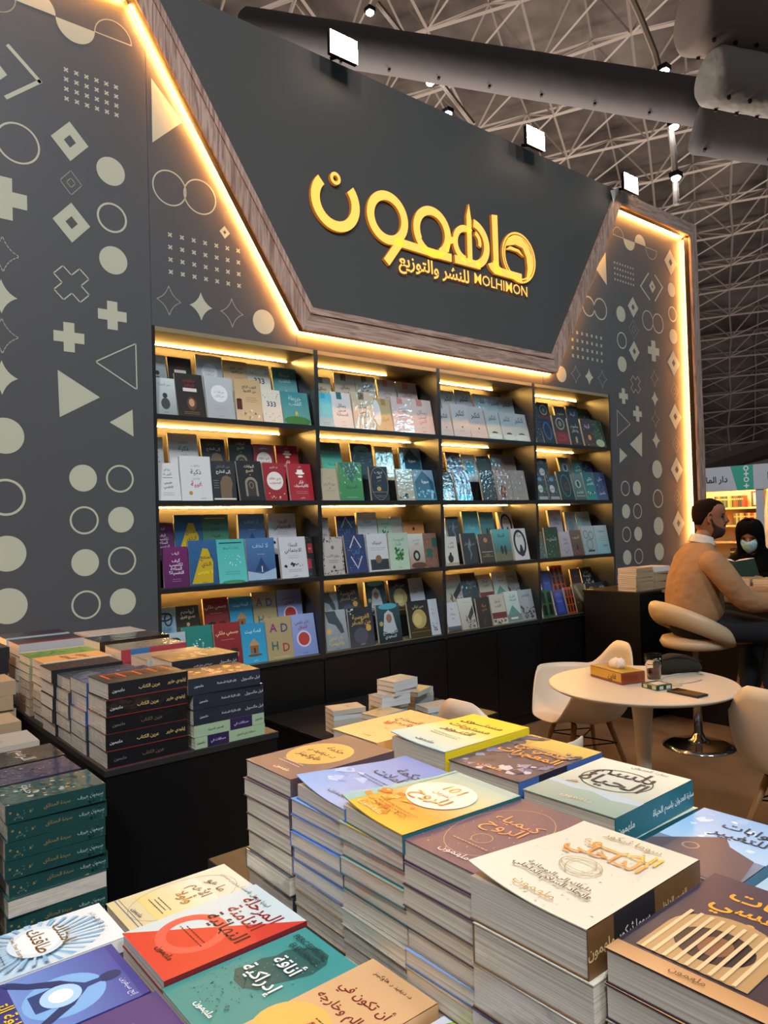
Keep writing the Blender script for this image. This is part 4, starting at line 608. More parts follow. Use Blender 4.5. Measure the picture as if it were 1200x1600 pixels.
# shelf books
SHELF = '''A0f:fog 0.016 0.136,horror 0.143 0.302,calm 0.309 0.489,coffee 0.481 0.650,n333 0.650 0.802,map 0.785 0.975
A0b:fog 0.041 0.150,horror 0.157 0.297,calm 0.316 0.498,coffee 0.482 0.666,n333 0.641 0.794,map 0.811 0.981
B0f:doctor 0.018 0.157,smart 0.150 0.327,inout 0.327 0.476,gates 0.492 0.653,mind 0.649 0.797,hat 0.823 0.987
B0b:doctor 0.037 0.121,smart 0.150 0.323,inout 0.342 0.490,gates 0.506 0.669,mind 0.661 0.798,hat 0.815 0.967
C0f:purple 0.045 0.184,curric 0.188 0.356,aqua 0.353 0.531,cloud 0.527 0.711,social 0.744 0.927,mosaic 0.927 0.991
C0b:purple 0.041 0.175,curric 0.167 0.330,reset 0.330 0.493,cloud 0.549 0.724,social 0.745 0.935
D0f:choose 0.007 0.155,tealplain 0.155 0.322,body 0.325 0.498,house 0.486 0.647,adhd 0.639 0.820,child 0.812 0.989
D0b:choose 0.043 0.167,spirits 0.167 0.299,body 0.329 0.500,house 0.484 0.635,adhd 0.635 0.796,child 0.796 0.970
A1f:letcyan 1.029 1.142,lettag 1.137 1.312,letquran 1.292 1.470,letgold 1.465 1.614,letpink 1.614 1.802,letpink 1.796 1.994
A1b:letquran 1.093 1.228,letquran 1.253 1.420,letquran 1.420 1.589,letpink 1.616 1.783,letpink 1.783 1.963
B1f:sand 1.038 1.165,greenpat 1.170 1.352,night 1.413 1.559,ornate 1.634 1.778,mosque 1.824 2.011
B1b:tealpat 1.141 1.302,navy 1.373 1.551,cream 1.572 1.726,mosque 1.811 2.005
C1f:frame 1.032 1.188,stars 1.212 1.371,photo 1.376 1.542,heart 1.547 1.716,lock 1.721 1.875,carpet 1.880 2.004
C1b:frame 1.073 1.188,stars 1.242 1.393,photo 1.403 1.567,heart 1.567 1.687,lock 1.692 1.788,plainorange 1.793 1.998
D1f:horse 1.040 1.206,knight 1.215 1.415,sheikh 1.441 1.643,moon 1.703 1.891,bird 1.897 1.997
D1b:horse 1.101 1.231,knight 1.236 1.408,sheikh 1.460 1.625,moon 1.664 1.839,bird 1.844 2.022
A2f:callig 2.024 2.152,callig 2.158 2.323,callig 2.329 2.501,calligb 2.508 2.659,calligb 2.666 2.815,calligb 2.823 3.000
A2b:callig 2.102 2.183,callig 2.189 2.336,callig 2.342 2.515,calligb 2.522 2.673,calligb 2.680 2.831,calligb 2.838 3.009
B2f:cup 2.023 2.151,lady 2.170 2.322,olive 2.427 2.575,door 2.596 2.750,lineart 2.758 2.925
B2b:lady 2.227 2.375,arch 2.388 2.529,olive 2.542 2.674,door 2.681 2.831,lineart 2.838 2.979
C2f:farmer 2.040 2.169,smoke 2.219 2.367,bronze 2.393 2.534,couple 2.547 2.729,inkface 2.750 2.918
C2b:farmer 2.120 2.195,smoke 2.207 2.335,aquaplain 2.368 2.535,couple 2.549 2.702,inkface 2.766 2.920
D2f:castlew 2.045 2.174,street 2.180 2.327,darkgold 2.346 2.485,redband 2.499 2.650,peak 2.657 2.814,castleg 2.821 2.985
D2b:street 2.144 2.335,darkgold 2.342 2.508,redband 2.521 2.667,peak 2.674 2.831,castleg 2.839 2.987
A3f:indigo 3.046 3.130,blueframe 3.138 3.281,redlady 3.289 3.461,darktitle 3.477 3.631,lantern 3.657 3.816,forest 3.825 3.999
A3b:indigo 3.163 3.250,redlady 3.258 3.404,darktitle 3.487 3.631,gem 3.640 3.789,forest 3.807 3.989
B3f:crystal 3.038 3.170,crystal 3.178 3.313,wreath 3.330 3.503,spirit 3.512 3.658,tealtown 3.666 3.826,bluetown 3.835 3.991
B3b:crystal 3.219 3.364,spirit 3.522 3.676,tealtown 3.685 3.827,bluetown 3.836 4.000
C3f:gilt 3.038 3.115,garden 3.123 3.289,rosewhite 3.313 3.445,sepia 3.453 3.598,sketch 3.606 3.782,bluewhite 3.791 3.973
C3b:gilt 3.149 3.219,rosewhite 3.348 3.514,bluegrey 3.557 3.704,bluewhite 3.721 3.919
D3f:greenarch 3.053 3.193,bluearch 3.217 3.354,orangearch 3.362 3.470,goldbrown 3.479 3.632,goldblack 3.641 3.791,whitetext 3.800 3.965
D3b:bluearch 3.220 3.357,orangearch 3.365 3.532,redbrown 3.609 3.740,whitetext 3.767 3.929'''
ROWN = ['top shelf', 'second shelf', 'third shelf', 'bottom shelf']; BAYN = ['leftmost bay', 'second bay', 'third bay', 'rightmost bay']
R1 = random.Random(5)
def short(f, ds, *a):
    t = f % (ds, *a)
    while len(t.replace(',', ' ').split()) > 16: ds = ds.rsplit(' ', 1)[0]; t = f % (ds, *a)
    for w_ in (' with', ' and', ' of', ' on', ' a', ' in', ' at', ' its', ' over', ' above'):
        t = t.replace(w_+',', ',')
    return t
for line in SHELF.split('\n'):
    head, rest = line.split(':'); row = 'ABCD'.index(head[0]); bay = int(head[1]); fr = head[2] == 'f'
    its = [q.split() for q in rest.split(',')]; keys = [q[0] for q in its]
    lo, hi = bay*B+.018, (bay+1)*B-.018
    for n_, (k, xa, xb) in enumerate(its):
        xa = float(xa); xb = float(xb); w = max(.05, min(xb-xa, .19))
        if n_+1 < len(its): w = min(w, float(its[n_+1][1])-xa-.002); h = min(.24, max(.2, w*1.48)) if w > .12 else .21
        w = int(w/.005)*.005; h = round(h/.01)*.01
        if k == 'plainorange': h = .17
        xa = max(lo, min(xa, hi-w)); t = .018 if w > .1 else .016
        lean = rad({'A': 9, 'B': 9, 'C': 7, 'D': 9}['ABCD'[row]]+R1.uniform(-2, 4)+(3 if bay > 1 else 0))
        z0 = zs[row+1]+(.0115 if fr else .1505); y0 = .022 if fr else .153
        # the book stands on its tail edge and leans back
        M = Matrix.Translation((xa, y0+t*cos(lean), z0)) @ Matrix.Rotation(pi/2-lean, 4, 'X')
        M = Matrix.Translation((0, 0, 0)) @ M
        if keys.count(k) > 1: o_ = ', '+('first', 'second', 'third')[keys[:n_].count(k)]+' of its kind'
        else: o_ = ''
        lab = short('%s, %s tier, %s, %s%s', D[k]['desc'], 'lower' if fr else 'upper', ROWN[row], BAYN[bay], o_)
        grp = 'books on the %s of the %s' % (ROWN[row], BAYN[bay])
        wr = R1.random() < .62
        book(k, w, h, t, M, lab, grp, name='display_book', wrap=wr)
        if (not fr) and row >= 1 and (n_*7+row*3+bay) % 3 == 0 and w > .11:
            M2 = Matrix.Translation((min(xa+.014, hi-w), y0+t*cos(lean)+.04, z0)) @ Matrix.Rotation(pi/2-lean*.6, 4, 'X')
            book(k, w, h, t, M2, 'spare copy behind the %s, %s, %s' % (D[k]['desc'].split(' with ')[0], ROWN[row], BAYN[bay]), grp, name='display_book', wrap=False)

# sign board with wooden frame
sg = empty('sign_board', (2, 0, 0), label='dark sign board with wooden frame and glowing yellow letters above the bookcase', cat='sign')
def extr(pts, y0, y1, name, m_, par=sg):   # prism from a polygon in the wall plane
    q = MB(); pts = [(x-2, z) for x, z in pts]
    a = sum(p[0]*r[1]-r[0]*p[1] for p, r in zip(pts, pts[1:]+pts[:1]))
    if a < 0: pts = pts[::-1]
    n = len(pts); q.mesh([(x, y0, z) for x, z in pts]+[(x, y1, z) for x, z in pts], [tuple(range(n)), tuple(range(2*n-1, n-1, -1))]+[(i+n, (i+1) % n+n, (i+1) % n, i) for i in range(n)])
    return q.build(name, m_, par)
OUT = [(-.09, 4.17), (.862, 2.637), (3.175, 2.637), (4.12, 4.17)]
INN = [(-.022, 4.30), (.925, 2.776), (3.12, 2.776), (4.066, 4.30)]
O2 = [(-.171, 4.30), OUT[1], OUT[2], (4.20, 4.30)]
W0 = wood_mat('weathered_wood_across', 'c2a392', '8a6a5c', 0); W2 = wood_mat('weathered_wood_upright', 'c2a392', '8a6a5c', 2)
DARK = mat('frame_return', '121010', .5)
FY, RY = -.088, -.075
extr([INN[0], INN[1], INN[2], INN[3], (4.066, 4.292), (-.022, 4.292)][:4], -.0765, -.0752, 'sign_panel', mat('sign_vinyl', '525150', .6, spec=.2))
def rim(A0, A1, B1, B0, m_, nm='frame_board'):
    extr([A0, A1, B1, B0], FY, RY, nm, m_)
    mid = lambda p, q, t: (p[0]+(q[0]-p[0])*t, p[1]+(q[1]-p[1])*t)
    a0, a1 = mid(B0, A0, .28), mid(B1, A1, .28); b0, b1 = mid(B0, A0, .02), mid(B1, A1, .02)
    extr([a0, a1, b1, b0], FY-.008, FY, 'moulding', m_)
SL = 1.535/.952
rim((-.171, 4.30), OUT[1], INN[1], INN[0], W2); rim(OUT[1], OUT[2], INN[2], INN[1], W0); rim(OUT[2], (4.20, 4.30), INN[3], INN[2], W2)
XPL, XPR = -1.235, 5.255
rim((4.20, 4.30), (XPR+.135, 4.30), (XPR, 4.17), OUT[3], W0); rim((XPL-.135, 4.30), (-.171, 4.30), OUT[0], (XPL, 4.17), W0)
rim((XPR+.135, 4.30), (XPR+.135, 0), (XPR, 0), (XPR, 4.17), W2); rim((XPL, 4.17), (XPL, 0), (XPL-.135, 0), (XPL-.135, 4.30), W2)
def returns(e_, y0, y1, nm):
    extr([(-.16, 4.29), (OUT[1][0]+e_*1.2, OUT[1][1]+e_), (OUT[2][0]-e_*1.2, OUT[2][1]+e_), (4.19, 4.29)], y0, y1, nm, DARK)
    extr([(OUT[3][0], 4.17+e_), (XPR+.12, 4.17+e_), (XPR+.12, 4.29), (4.19, 4.29)], y0, y1, nm, DARK)
    extr([(XPR+e_, 0.01), (XPR+.125, .01), (XPR+.125, 4.29), (XPR+e_, 4.29)], y0, y1, nm, DARK)
    extr([(XPL-.12, 4.17+e_), (OUT[0][0], 4.17+e_), (-.16, 4.29), (XPL-.12, 4.29)], y0, y1, nm, DARK)
    extr([(XPL-.125, 0.01), (XPL-e_, .01), (XPL-e_, 4.29), (XPL-.125, 4.29)], y0, y1, nm, DARK)
returns(.001, RY, -.030, 'frame_return'); returns(.020, -.030, -.001, 'frame_spacer')
LEDF = mat('warm_led_frame', (1, 1, 1), .5, emit='ffa850', strength=480)
def led(a, b):
    q = MB(); q.bar((a[0]-2, -.017, a[1]), (b[0]-2, -.017, b[1]), .003, 4); q.build('led_strip', LEDF, sg)
g = -.006
led((OUT[0][0]-g, 4.16), (OUT[1][0]-g, OUT[1][1]-g)); led((OUT[1][0], OUT[1][1]-g), (OUT[2][0], OUT[1][1]-g)); led((OUT[2][0]+g, OUT[2][1]), (OUT[3][0]+g, 4.16))
led((OUT[3][0]+.02, 4.17-g), (XPR-.01, 4.17-g)); led((XPR-g, 4.15), (XPR-g, .95)); led((XPL+.01, 4.17-g), (OUT[0][0]-.02, 4.17-g)); led((XPL+g, 4.15), (XPL+g, .95))

# glowing letters
GL = mat('glowing_letters', 'f2b45a', .5, emit='ffb648', strength=1.05); GL2 = mat('glowing_letters_edge', '7a4a18', .5, emit='ff9a30', strength=.35)
class Sign:
    def __init__(s): s.mb = MB()
    def solid(s, pts, hole=None):
        y0, y1 = -.098, -.0766; a = sum(p[0]*q[1]-q[0]*p[1] for p, q in zip(pts, pts[1:]+pts[:1]))
        if a < 0: pts = pts[::-1]
        for t in tessellate_polygon([[Vector((x, z, 0)) for x, z in pts]]):
            q = [pts[i] for i in t]
            if (q[1][0]-q[0][0])*(q[2][1]-q[0][1])-(q[1][1]-q[0][1])*(q[2][0]-q[0][0]) < 0: q = [q[0], q[2], q[1]]
            s.mb.face([(x-2, y0, z) for x, z in q])
        for p, q in zip(pts, pts[1:]+pts[:1]): s.mb.face([(p[0]-2, y1, p[1]), (q[0]-2, y1, q[1]), (q[0]-2, y0, q[1]), (p[0]-2, y0, p[1])], mi=1)
    def arc(s, cx, cz, r, wd, a0, a1, n=28, rz=None):
        rz = rz or r; o = []; i_ = []
        for k in range(n+1):
            t = rad(a0+(a1-a0)*k/n); o.append((cx+r*cos(t), cz+rz*sin(t))); i_.append((cx+(r-wd)*cos(t), cz+(rz-wd)*sin(t)))
        for k in range(n): s.solid([o[k], o[k+1], i_[k+1], i_[k]])
    def stroke(s, a, b, wd):
        L = sqrt((b[0]-a[0])**2+(b[1]-a[1])**2); px, pz = -(b[1]-a[1])/L*wd/2, (b[0]-a[0])/L*wd/2
        s.solid([(a[0]+px, a[1]+pz), (b[0]+px, b[1]+pz), (b[0]-px, b[1]-pz), (a[0]-px, a[1]-pz)])
S_ = Sign()
S_.arc(1.107, 3.435, .178, .062, 134, 402); S_.arc(1.109, 3.575, .038, .02, 0, 360, 20)
S_.arc(1.508, 3.435, .168, .058, 0, 360, 40); S_.stroke((1.615, 3.315), (1.487, 3.150), .056); S_.stroke((1.56, 3.30), (1.90, 3.292), .054)
S_.arc(1.890, 3.431, .170, .058, -62, 210, 36); S_.arc(1.890, 3.431, .17, .05, 210, 298, 16); S_.stroke((1.86, 3.292), (2.06, 3.294), .054); S_.arc(2.05, 3.44, .05, .045, -90, 0, 8); S_.stroke((2.035, 3.40), (2.02, 3.33), .03)
S_.arc(2.205, 3.42, .128, .046, 60, 265, 24, .13); S_.solid([(2.215, 3.30), (2.215, 3.62), (2.243, 3.71), (2.262, 3.60), (2.262, 3.30)])
S_.arc(2.262, 3.44, .178, .056, -75, 82, 26, .175); S_.arc(2.275, 3.455, .082, .03, -20, 70, 10); S_.stroke((2.09, 3.296), (2.34, 3.298), .054)
S_.solid([(2.472, 3.69), (2.532, 3.70), (2.532, 3.33), (2.478, 3.33)]); S_.arc(2.505, 3.36, .09, .055, 200, 280, 10); S_.stroke((2.48, 3.296), (2.78, 3.296), .056); S_.arc(2.56, 3.36, .09, .055, 180, 270, 10)
S_.arc(2.757, 3.44, .186, .014, 0, 360, 44); S_.arc(2.757, 3.44, .164, .012, 0, 360, 40)
S_.solid([(2.62, 3.50), (2.64, 3.56), (2.70, 3.595), (2.78, 3.595), (2.86, 3.55), (2.905, 3.47), (2.905, 3.38), (2.87, 3.31), (2.83, 3.285), (2.85, 3.38), (2.84, 3.46), (2.80, 3.52), (2.72, 3.53)])
S_.solid([(2.61, 3.47), (2.66, 3.505), (2.76, 3.50), (2.81, 3.455), (2.74, 3.48), (2.66, 3.48)])
def sign_text(t, x0, x1, z, bold):
    V, F, adv = text_geo(t, bold); s = (x1-x0)/adv
    S_.mb.mesh([(x0+x*s-2, -.0965, z+y*s) for x, y in V], F)
sign_text('للنشر والتوزيع', 1.588, 2.229, 3.152, .02); sign_text('MOLHIMON', 2.27, 2.845, 3.165, .007)
S_.mb.build('lettering', [GL, GL2], sg)
# flap of loose white sheet at the frame's top corner
q = MB(); q.mesh([(3.955, -.10, 4.255), (4.085, -.10, 4.312), (3.99, -.10, 4.165), (3.955, -.099, 4.255), (4.085, -.099, 4.312), (3.99, -.099, 4.165)], [(0, 2, 1), (3, 4, 5), (0, 1, 4, 3), (1, 2, 5, 4), (2, 0, 3, 5)])
tag(q.build('paper_flap', mat('white_paper', 'c8d0d0', .7)), 'small white paper flap at the top corner of the sign frame', 'paper')
# floodlights on the sign's top edge
FL = mat('floodlight_glass', (1, 1, 1), .3, emit='ffe0b8', strength=250)
HB = mat('black_metal', '1a1a1c', .4, .6)
for x, nm in ((1.115, 'leftmost of the three warm floodlights above the sign'), (2.853, 'middle warm floodlight above the sign'), (4.09, 'rightmost warm floodlight over the frame corner')):
    f = empty('floodlight', (x, -.21, 4.31), label=nm, cat='floodlight', group='floodlights on top of the sign'); 
    q = MB(); q.box((-.1, .0, -.07), (.1, .03, .07)); q.build('housing', HB, f, bevel=.004)
    q = MB(); q.face([(-.0985, -.0015, -.0685), (.0985, -.0015, -.0685), (.0985, -.0015, .0685), (-.0985, -.0015, .0685)]); q.build('lens', FL, f)
    q = MB(); q.bar((0, .045, -.03), (0, .13, .0), .012, 6); q.build('bracket', HB, f)
# ------------------------------------------------------------------ display tables and plinths
TBL = mat('black_table_top', '2a2929', .5, vary=(8, '222121'))
def block(x0, x1, y0, y1, z1, name, label, cat='table', top=TBL, z0=0.0):
    r = empty(name, ((x0+x1)/2, (y0+y1)/2, 0), label=label, cat=cat); cx, cy = (x0+x1)/2, (y0+y1)/2
    part((x0-cx+.004, y0-cy+.004, z0), (x1-cx-.004, y1-cy-.004, z1-.02), 'body', BASE, r)
    part((x0-cx, y0-cy, z1-.0199), (x1-cx, y1-cy, z1), 'table_top', top, r, .002)
    return r
T = .865
block(-.842, -.12, -3.55, -2.285, T, 'display_table', 'black display table under the tall front book stacks')
block(-1.62, -.845, -3.30, -2.365, T, 'display_table', 'black display table under the low flat books at bottom left')
block(-.81, -.27, -1.60, -.06, T, 'display_plinth', 'tall black display plinth carrying the thick black novels')
block(-1.60, -.815, -1.76, -.06, .5, 'display_plinth', 'low black display plinth with the dark teal stack at far left')
block(.50, 1.45, -.95, -.12, .5, 'bench', 'low black bench with the heap of pocket books before the bookcase', 'bench', BASE)

def rep(k, t, n, wr=False, fl=False): return [(k, t, wr, fl)]*n
# tall front stacks, nearest column
G1 = 'tall stacks of books on the front table'
stack([('slate', .032, True, False), ('slate', .034, True, True), ('kraft', .032, True, False)]+rep('wisdom', .0315, 4), -.835, -2.585, T, .15, .222, 'the mauve stack at the back left corner', G1, top_off=(.0, 0, 1))
stack([('kraft', .024, True, False)]*3+[('cloudblue', .024, True, True)]*3+[('cloudblue', .0255, False, False)]*3, -.835, -2.735, T, .148, .222, 'the blue cloud stack', G1, top_curl=.014, top_off=(.004, -.012, -3))
stack([('chalk', .025, True, False)]*4+[('hundred', .025, True, True)]*2+[('hundred', .0255, True, False)]*2+[('hundred', .026, False, False)], -.84, -2.88, T, .148, .222, 'the stack of the number 101 book', G1, top_curl=.013, top_off=(.004, -.004, -2.5))
stack([('slate', .03, True, False), ('kraft', .026, True, False), ('cloudblue', .022, True, False), ('kraft', .027, True, True), ('slate', .03, True, False)]+rep('alchemy', .029, 3), -.845, -3.028, T, .146, .222, 'the dusty plum stack', G1)
stack([('sandal', .03, True, False), ('sandal', .03, True, True), ('violetfig', .034, True, False), ('inner', .05, True, False), ('inner', .046, True, True), ('inner', .05, False, False)], -.882, -3.197, T, .158, .218, 'the cream foil title stack', G1, jit=.003, top_curl=.016, top_off=(.0, .002, 1))
stack(rep('whitish', .03, 2, True)+rep('chalk', .032, 3, True)+rep('nightcage', .034, 2), -.868, -3.362, T, .156, .222, 'the dark bird cage stack at bottom right', G1, jit=.002)
# second column
G2 = 'second row of stacks on the front table'
stack(rep('letgo', .044, 5), -.60, -2.515, T, .145, .215, 'the orange tan stack at the back', G2)
stack(rep('levels', .047, 5), -.575, -2.685, T, .150, .225, 'the yellow and pale blue stack', G2, top_curl=.008)
stack(rep('chalk', .05, 3, True)+[('roses', .036, False, False), ('roses', .038, False, False)], -.575, -2.852, T, .160, .222, 'the dark floral stack', G2, jit=.003)
stack(rep('balm', .045, 4, True)+[('balm', .042, False, False)], -.588, -3.033, T, .162, .218, 'the white and sage calligraphy stack', G2, top_off=(.0, 0, 1))
stack(rep('gateways', .0355, 4, True)+rep('gateways', .0355, 1), -.58, -3.192, T, .15, .225, 'the blue hill and clouds stack', G2)
stack(rep('ice', .035, 5, True), -.58, -3.352, T, .15, .225, 'the ice blue stack at right edge', G2)
# low books, bottom left
G3 = 'low piles of flat books at bottom left'
for k, x, y, w, h, top, wh in (('important', -1.068, -2.508, .134, .215, .887, 'the pile at the table corner'), ('energy', -1.305, -2.495, .134, .235, .887, 'the pile at the left edge, back row'),
                               ('stage', -1.090, -2.672, .157, .225, .905, 'the pile in the middle of the low books'), ('bodytalk', -1.325, -2.655, .153, .225, .889, 'the pile at the left edge, middle row'),
                               ('elegance', -1.092, -2.814, .138, .225, .898, 'the pile nearer than the red one'), ('lilac', -1.325, -2.825, .16, .225, .892, 'the pile at the bottom left edge'),
                               ('beyond', -1.085, -2.948, .130, .232, .905, 'the pile nearer than the teal one'), ('veg', -1.045, -3.100, .148, .226, .893, 'the pile at the bottom edge')):
    n = 1 if top < .89 else 2; t = (top-T-.0003)/n
    stack([(k, t, False, False)]*n, x, y, T+.0002, w, h, wh, G3, ang=.6)
# left plinth
G4 = 'stacks on the tall plinth at left'
stack([('denback', .046, True, False), ('den', .046, True, False), ('denback', .046, True, False), ('den', .046, True, False), ('den', .046, False, False)], -.80, -1.596, T, .155, .232, 'the thick black spine stack', G4, jit=.003, top_off=(0, 0, 1.5))
stack(rep('slate', .042, 2, True)+rep('fantasy', .042, 3, True), -.805, -1.436, T, .15, .23, 'the indigo fantasy stack', G4)
stack(rep('slate', .040, 5, True), -.805, -1.29, T, .14, .225, 'the slate stack', G4, jit=.006)
stack(rep('nightred', .042, 2, True)+rep('nightred', .042, 3), -.815, -1.15, T, .14, .225, 'the near black stack', G4)
stack(rep('kraft', .026, 4, True)+rep('apricot', .026, 4, False), -.80, -.985, T, .15, .225, 'the apricot stack', G4)
stack(rep('kraft', .03, 4, True)+rep('meadow', .028, 3, False), -.80, -.80, T, .16, .24, 'the green meadow stack', G4)
stack([('mintrev', .034, True, False), ('mint', .034, True, False), ('silent', .045, True, False), ('silent', .045, True, False), ('silent', .048, False, False)], -.548, -1.596, T, .165, .232, 'the brown painted novel stack', G4, jit=.003, top_off=(-.01, .0, -2))
stack(rep('darkspine', .045, 4, True)+[('scream', .05, False, False)], -.56, -1.41, T, .15, .235, 'the dark spine stack with light trails', G4, top_off=(.02, .0, 3))
stack(rep('sandal', .036, 6, True), -.55, -1.24, T, .15, .235, 'the pale khaki stack', G4, jit=.012)
stack(rep('ribbon', .046, 5, True), -.56, -1.05, T, .17, .24, 'the striped spine stack', G4)
stack(rep('ebony', .047, 5, True), -.57, -.83, T, .18, .27, 'the plain black stack', G4)
stack(rep('paleline', .045, 5), -.53, -.56, T, .18, .24, 'the pale grey stack before the patterned wall', G4, jit=.008)
stack(rep('maroonstripe', .046, 5), -.79, -.60, T, .17, .24, 'the maroon edged stack', G4)
stack(rep('navyband', .046, 5), -.79, -.40, T, .17, .24, 'the light blue edged stack by the patterned wall', G4)
G5 = 'stacks on the low plinth at left'
jl = []
for i in range(9): jl.append(('jungle', .0425, True, i in (1, 3)))
stack(jl, -1.085, -1.752, .5, .150, .226, 'the dark teal leaf stack', G5, jit=.004, ang=1.5)
stack(rep('darkspine', .043, 5, True)+rep('violetfig', .042, 4, True), -1.09, -1.59, .5, .145, .225, 'the violet patterned stack', G5)
stack(rep('darkspine', .043, 5, True)+rep('sootwhite', .042, 4, True), -1.09, -1.43, .5, .15, .225, 'the soot black stack', G5)
stack(rep('chalk', .048, 8), -1.10, -1.22, .5, .16, .225, 'the chalk white stack', G5)
stack(rep('kraft', .05, 8), -1.10, -1.0, .5, .16, .225, 'the low kraft stack', G5)
stack(rep('kraft', .05, 10), -1.08, -.80, .5, .16, .23, 'the tall kraft stack at far left', G5)
stack(rep('ebony', .05, 6)+rep('darkspine', .048, 6), -1.07, -.58, .5, .18, .25, 'the dark stack at far left by the wall', G5)
stack(rep('darkspine', .05, 3, True)+rep('chalk', .04, 5), -1.33, -1.75, .5, .15, .226, 'the cut off stack at the left edge', G5)

# heap of pocket books on the bench
G6 = 'heap of pocket books on the low bench'
PK = [(.62, -.62, 0, 5, -12), (.66, -.86, 0, 5, 4), (.86, -.66, 0, 4, 8), (1.02, -.84, 0, 4, -6), (1.10, -.60, 0, 5, 14), (.80, -.74, .118, 2, -2), (.84, -.76, .165, 3, 6), (1.02, -.70, .1, 1, 20)]
c_ = 0
for (x, y, dz, n, a) in PK:
    z = .5+dz
    if (x, y) == (1.02, -.70): z = .5+.118
    for i in range(n):
        a2 = rad(-90+a+RS.uniform(-5, 5)); t = .0235; c_ += 1
        key = RS.choice(['paleline', 'chalk', 'sandal'])
        M = Matrix.Translation((x-.02, y+.04, z)) @ Matrix.Rotation(a2, 4, 'Z')
        top = i == n-1
        nm_ = ('rear left', 'front left', 'middle', 'front right', 'rear right', 'raised middle', 'highest', 'raised right')[PK.index((x, y, dz, n, a))]
        book(key, .12, .17, t, M, '%s pocket book of the %s pile in the heap on the bench' % (ORD[n-1-i], nm_), G6, name='pocket_book'); z += t+.0005

# ------------------------------------------------------------------ pedestal table with its things
WH = mat('white_plastic', 'c9bfae', .35); CH = mat('chrome', 'c8c8c8', .12, 1.0); DKW = mat('beech_leg', '9c7448', .5)
tt = empty('pedestal_table', (1.60, -1.705, 0), label='round white pedestal table with tulip foot', cat='table')
q = MB(); q.lathe([(.0, .716), (.36, .716), (.40, .722), (.418, .733), (.42, .738), (.416, .742), (.0, .742)], 72); q.build('table_top', WH, tt, smooth=False)
q = MB(); q.lathe([(.0, .0), (.255, .0), (.26, .008), (.2, .018), (.11, .04), (.05, .10), (.034, .2), (.032, .3), (.034, .42), (.041, .55), (.05, .66), (.056, .7158), (0, .7158)], 40); q.build('pedestal', WH, tt, smooth=True)
Z = .7422
def rbox(cx, cy, a, lx, ly, lz, z0=Z): return Matrix.Translation((cx, cy, z0)) @ Matrix.Rotation(a, 4, 'Z'), (lx, ly, lz)
# tissue box
tb = empty('tissue_box', (1.588, -1.585, Z), rad(-109), label='yellow and brown tissue box with a white tissue pulled up', cat='tissue box')
q = MB(); a_, b_, c_ = .118, .066, .054
q.box((-a_, -b_, 0), (a_, b_, c_)); q.build('box', mat('tissue_card', '7a3418', .35, coat=.6), tb, bevel=.003)
q = MB(); q.box((-a_+.003, -b_-.0006, .012), (a_-.003, -b_-.0001, c_-.003)); q.face([(-a_+.004, -b_+.004, c_+.0006), (a_-.004, -b_+.004, c_+.0006), (a_-.004, b_-.004, c_+.0006), (-a_+.004, b_-.004, c_+.0006)])
V, F, adv = text_geo('فاين', .03); q.mesh([(.05+(x-adv/2)*.035, -b_-.001, .02+y*.035) for x, y in V], F, mi=1)
q.build('printed_panel', [mat('tissue_yellow', 'c79a1c', .35, coat=.6), mat('brown_ink', '5c3c14', .4)], tb)
q = MB(); rings = []
for i in range(5):
    z_ = c_+.001+i*.011; r_ = [.03, .034, .033, .028, .012][i]
    rings.append([(r_*(1+.25*sin(5*t+i))*cos(t)*1.25+.004*i, r_*(1+.3*cos(3*t+i*.7))*sin(t)*.8, z_+.006*sin(3*t+i)*(i > 0)) for t in [2*pi*k/22 for k in range(22)]])
q.loft(rings); q.build('tissue', mat('tissue_paper', 'd8d2c4', .9), tb, smooth=True)
# glass of tea
gl = empty('tea_glass', (1.714, -1.700, Z), label='clear glass half full of dark tea', cat='glass')
GLS = mat('clear_glass', (1, 1, 1), .02, trans=1, ior=1.45)
q = MB(); q.lathe([(.0, .0), (.030, .0), (.033, .03), (.034, .058), (.0385, .064), (.0365, .072), (.0405, .115), (.0388, .115), (.0348, .072), (.0365, .064), (.032, .058), (.031, .03), (.028, .006), (.0, .006)], 36); q.build('glass_body', GLS, gl, smooth=True)
q = MB(); q.lathe([(.0, .0065), (.0275, .0065), (.0306, .03), (.0312, .045), (0, .045)], 36); q.build('tea', mat('dark_tea', '5a1c08', .05, trans=.7, ior=1.33), gl, smooth=True)
# cigarette pack
ck = empty('cigarette_pack', (1.545, -1.815, Z), rad(-14), label='green cigarette pack with white labels beside the tea glass', cat='cigarette pack')
q = MB(); q.box((-.045, -.046, 0), (.045, .046, .022)); q.build('pack', mat('green_card', '16361c', .35, coat=.5), ck, bevel=.002)
q = MB()
for (y0, y1) in ((-.040, -.018), (.012, .034)): q.box((-.0458, y0, .004), (-.045, y1, .018))
for (x0, x1) in ((-.03, -.008), (.01, .035)): q.box((x0, -.0468, .004), (x1, -.046, .018))
q.box((-.03, -.03, .022), (.03, .02, .0225)); q.build('label', [mat('label_white', 'b8bcb0', .5)], ck)
# phone
ph = empty('smartphone', (1.528, -1.968, Z), rad(-98), label='black smartphone lying flat near the table edge', cat='phone')
q = MB(); q.box((-.078, -.037, 0), (.078, .037, .009)); q.build('case', mat('phone_case', '15100e', .4), ph, bevel=.004)
q = MB(); q.box((-.074, -.033, .009), (.074, .033, .0098)); q.build('screen', mat('phone_glass', '0a0a0c', .05, coat=1), ph)
